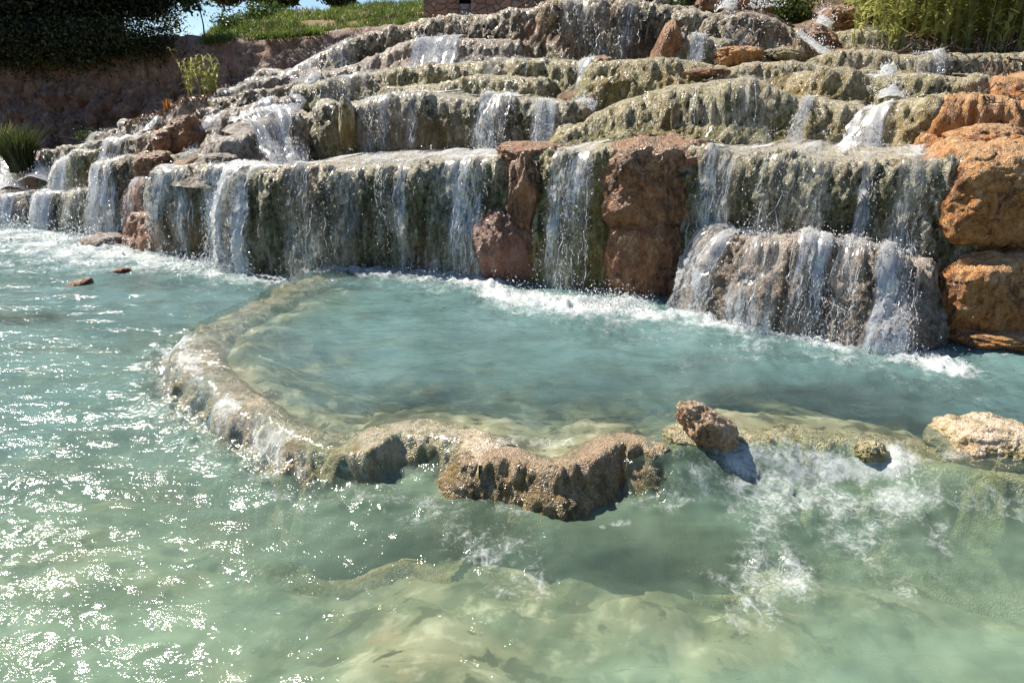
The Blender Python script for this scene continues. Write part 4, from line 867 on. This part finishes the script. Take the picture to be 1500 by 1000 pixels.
def canes(px0, px1, n, Yr, zf, hr, leafL, mat, seed_tint=.5):
    u = rng.uniform(px0, px1, n); y = rng.uniform(*Yr, n); x = (u-750)/1000*y/1.07; z = zf(x, y); h = rng.uniform(*hr, n)
    m = 8; t = np.linspace(0, 1, m)[None, :, None]; ln = rng.normal(0, .2, (n, 3)); ln[:, 2] = 0
    P = np.column_stack([x, y, z])[:, None]+np.array([0, 0, 1.0])*h[:, None, None]*t+ln[:, None]*h[:, None, None]*t**2
    V1, F1 = tubes(P, np.tile(.006*(1-.6*np.linspace(0, 1, m)), (n, 1)), 5)
    k = 20; tt = rng.uniform(.1, 1, (n, k)); ii = np.minimum((tt*(m-1)).astype(int), m-2); fr_ = tt*(m-1)-ii; ar = np.arange(n)[:, None]
    B = P[ar, ii]*(1-fr_[..., None])+P[ar, ii+1]*fr_[..., None]; B = B.reshape(-1, 3); N_ = len(B)
    a = rng.uniform(0, 2*math.pi, N_); l = np.column_stack([np.cos(a), np.sin(a), 0*a])*rng.uniform(.5, 1.3, N_)[:, None]
    V2, F2, q = blades(B, rng.uniform(.5, 1.2, N_)*leafL, l, rng.uniform(.035, .065, N_)*leafL, 6, 2.4)
    tc = np.repeat(np.clip(seed_tint+.35*pn(x*2.2, y*2.2)+rng.normal(0, .2, n), 0, 1), k); tc = np.clip(tc+rng.normal(0, .15, N_), 0, 1)
    return np.vstack([V1, V2]), np.vstack([F1, F2+len(V1)]), np.concatenate([np.full(len(V1), .7), np.repeat(tc, q)])
bz_ = lambda x, y: 1.95+.26*(y-7.75)
V, F, T = canes(1240, 1640, 400, (7.6, 10), bz_, (.6, 2.1), .36, 'reed', .74)
o = mk('reeds', V, F, M['reed'], attrs={'tint': T}, smooth=False); o['kind'] = 'stuff'; o['label'] = 'dense stand of green reeds on the right bank'; o['category'] = 'reeds'
def cane_clump(label, px, py, Y, n, w, hr, leafL, mat, name='reed_clump', cat='reed clump'):
    b = atY(px, py, Y); V, F, T = canes(px-w, px+w, n, (Y-.08, Y+.08), lambda x, y: b[2]+0*x, hr, leafL, mat, .95)
    tag(mk(name, V, F, M[mat], attrs={'tint': T}, origin=b, smooth=False), label, cat, 'clumps of reed and grass')
cane_clump('bright tall cane sprig in front of the dark cliff', 275, 142, 9.9, 6, 4, (.42, .6), .15, 'reed')
cane_clump('bushy cane sprig right of the tall one before the dark cliff', 303, 142, 9.9, 14, 12, (.3, .5), .16, 'reed')
cane_clump('tiny sprig growing between the wet skyline rocks', 302, 174, 8.9, 2, 2, (.14, .2), .09, 'leaf')
def tuft(label, px, py, Y, n, h, w, mat='leaf'):
    b = atY(px, py, Y); a = rng.uniform(0, 6.28, n); r = w*np.sqrt(rng.random(n)); base = b+np.column_stack([np.cos(a)*r, np.sin(a)*r, 0*a])
    l = np.column_stack([np.cos(a), np.sin(a), 0*a])*(r/w*.38+.06)[:, None]+rng.normal(0, .12, (n, 3))*[1, 1, 0]
    V, F, q = blades(base, rng.uniform(.6, 1.1, n)*h, l, rng.uniform(.005, .010, n), 6, .8)
    tag(mk('grass_tuft', V, F, M[mat], attrs={'tint': np.repeat(rng.random(n)*.7, q)}, origin=b), label, 'grass tuft', 'clumps of reed and grass')
tuft('dark spiky grass tuft beside the far left fall', 34, 252, 9.9, 1000, .68, .15, 'darkleaf')
tuft('straw-coloured grass at the left edge of the cliff foot', -10, 225, 11, 400, .5, .4, 'reed')
# leaf litter on the left skyline bank, fallen leaves
def litter(label, key, px0, px1, n, mat, size, name, cat, rows=(0.5, 1.0)):
    E = LED[key]; cols = np.where((E['px'] >= px0) & (E['px'] <= px1))[0]; c = rng.choice(cols, n); nr = E['G'].shape[0]; rr = (rng.uniform(*rows, n)*(E['nf']+E['nl']+4)).astype(int); rr = np.minimum(rr, nr-1)
    P = E['G'][rr, c]+np.array([0, -.012, .012]); sz = size*rng.uniform(.5, 1.4, n); V, F = quads(P, sz*1.5, sz*.8, rdir(n), rdir(n))
    tag(mk(name, V, F, M[mat], attrs={'tint': np.repeat(rng.random(n), 4)}, smooth=False), label, cat, None, 'stuff')
litter('dry leaf litter covering the left skyline bank', 'Y1', 182, 302, 1100, 'dry', .03, 'leaf_litter', 'leaf litter')
litter('dry leaf litter on the steep left rubble', 'Y2', 184, 300, 700, 'dry', .028, 'leaf_litter', 'leaf litter')
tuft('small orange dried plant on the left skyline bank', 245, 160, 9.35, 60, .14, .04, 'autumn')
# roots and twigs on the right bank
def twigs(label, px0, px1, py0, py1, Y, n, name, dirx=(.2, .6), dz=-.3):
    u = rng.uniform(px0, px1, n); v = rng.uniform(py0, py1, n); m = 9; L = []
    for a, b in zip(u, v):
        s0 = atY(a, b, Y-rng.uniform(.0, .2)); t = np.linspace(0, 1, m)[:, None]; e = np.array([rng.normal(0, 1)*rng.uniform(*dirx), -.12, dz*rng.uniform(.4, 1.2)])*.5
        L.append(s0+e*t+np.cumsum(rng.normal(0, .012, (m, 3)), 0))
    V, F = tubes(np.array(L), np.abs(rng.uniform(.005, .012, (n, 1)))*(1-.6*np.linspace(0, 1, m))[None], 5)
    tag(mk(name, V, F, M['twig'], origin=np.array(L[0][0])), label, 'roots', None, 'stuff')
twigs('tangle of bare roots on the orange right bank', 1430, 1500, 82, 110, 6.2, 26, 'roots', (.1, .5), -.5)
twigs('driftwood twigs lying on the orange ledge', 1440, 1520, 132, 143, 4.85, 10, 'driftwood', (.2, .5), -.05)
twigs('thin dry stalks hanging below the reeds', 1290, 1500, 55, 80, 7.0, 50, 'dry_stalks', (.1, .4), -.35)

# stone house on the crest
Yb = 13.5; a = atY(622, 40, Yb); b_ = atY(987, 40, Yb); z0 = 2.2; H = 3.0
house = empty('stone_house', ((a[0]+b_[0])/2, Yb+2, z0)); tag(house, 'pinkish rubble-stone house above the crest of the cascade', 'house')
def box(x0, x1, y0, y1, z0, z1):
    V = [(x, y, z) for x in (x0, x1) for y in (y0, y1) for z in (z0, z1)]
    return V, [[0, 1, 3, 2], [4, 6, 7, 5], [0, 4, 5, 1], [2, 3, 7, 6], [0, 2, 6, 4], [1, 5, 7, 3]]
def multi(bs):
    V = []; F = []
    for q in bs:
        v, f = box(*q); F += [[i+len(V) for i in r] for r in f]; V += v
    return V, F
w0 = atY(672, 6, Yb)[0]; w1 = atY(690, 6, Yb)[0]; wz = atY(680, 6, Yb)[2]; wt = wz+.7
V, F = multi([(a[0], w0, Yb, Yb+.5, z0, z0+H), (w1, b_[0], Yb, Yb+.5, z0, z0+H), (w0, w1, Yb, Yb+.5, z0, wz), (w0, w1, Yb, Yb+.5, wt, z0+H), (a[0], a[0]+.5, Yb+.5, Yb+4, z0, z0+H), (b_[0]-.5, b_[0], Yb+.5, Yb+4, z0, z0+H), (a[0]+.5, b_[0]-.5, Yb+3.5, Yb+4, z0, z0+H)])
mk('wall', V, F, M['stone'], house, origin=np.array(house.location), smooth=False)
V, F = box(w0+.003, w1-.003, Yb+.25, Yb+.3, wz+.003, wt-.003); mk('window', V, F, M['dark'], house, origin=np.array(house.location), smooth=False)
x0, x1, zr = a[0]-.3, b_[0]+.3, z0+H+.003
V = [(x0, Yb-.3, zr), (x1, Yb-.3, zr), (x1, Yb+2, zr+1), (x0, Yb+2, zr+1), (x1, Yb+4.3, zr), (x0, Yb+4.3, zr)]
mk('roof', V+[(p[0], p[1], p[2]+.12) for p in V], [[0, 1, 2, 3], [3, 2, 4, 5], [6, 9, 8, 7], [9, 11, 10, 8], [0, 6, 7, 1], [5, 4, 10, 11], [0, 3, 9, 6], [3, 5, 11, 9], [1, 7, 8, 2], [2, 8, 10, 4]], M['tile'], house, origin=np.array(house.location), smooth=False)
# dark doorway shed right of the house
sx0, sx1 = atY(990, 10, 12.6)[0], atY(1034, 10, 12.6)[0]
shed = empty('shed', (sx0, 13, 2.2)); tag(shed, 'dark brown open shed beside the stone house', 'shed')
V, F = multi([(sx0, sx1, 13.4, 13.5, 2.2, 4.6), (sx0, sx0+.1, 12.6, 13.4, 2.2, 4.6), (sx1-.1, sx1, 12.6, 13.4, 2.2, 4.6)]); mk('wall', V, F, M['twig'], shed, origin=np.array(shed.location), smooth=False)
V, F = box(sx0-.1, sx1+.1, 12.5, 13.6, 4.603, 4.7); mk('roof', V, F, M['tile'], shed, origin=np.array(shed.location), smooth=False)

# ================================================================== light
EL, AZ = R(49), R(-57)          # sun: ahead and well to the left
sdir = Vector((math.sin(AZ)*math.cos(EL), math.cos(AZ)*math.cos(EL), math.sin(EL)))
w = bpy.data.worlds.new('World'); S.world = w; w.use_nodes = True; nt = w.node_tree
sky = nt.nodes.new('ShaderNodeTexSky'); sky.sky_type = 'NISHITA'; sky.sun_disc = False; sky.sun_elevation = EL; sky.sun_rotation = AZ; sky.altitude = 200; sky.dust_density = 0.0; sky.ozone_density = 3.0; sky.air_density = .8
bg = nt.nodes['Background']; nt.links.new(sky.outputs[0], bg.inputs[0]); bg.inputs[1].default_value = .068
sl = bpy.data.lights.new('sun', 'SUN'); sl.energy = 5.0; sl.angle = R(.5); sl.color = (1, .93, .82)
so = bpy.data.objects.new('sun', sl); COL.objects.link(so); so.rotation_euler = sdir.to_track_quat('Z', 'Y').to_euler()
S.view_settings.view_transform = 'Standard'; S.view_settings.look = 'None'; S.view_settings.exposure = .88; S.view_settings.gamma = 1
S.render.engine = 'CYCLES'; c = S.cycles
c.max_bounces = 6; c.diffuse_bounces = 3; c.glossy_bounces = 3; c.transmission_bounces = 3; c.transparent_max_bounces = 16
c.use_denoising = True; c.sample_clamp_indirect = 6; c.caustics_reflective = False; c.caustics_refractive = False
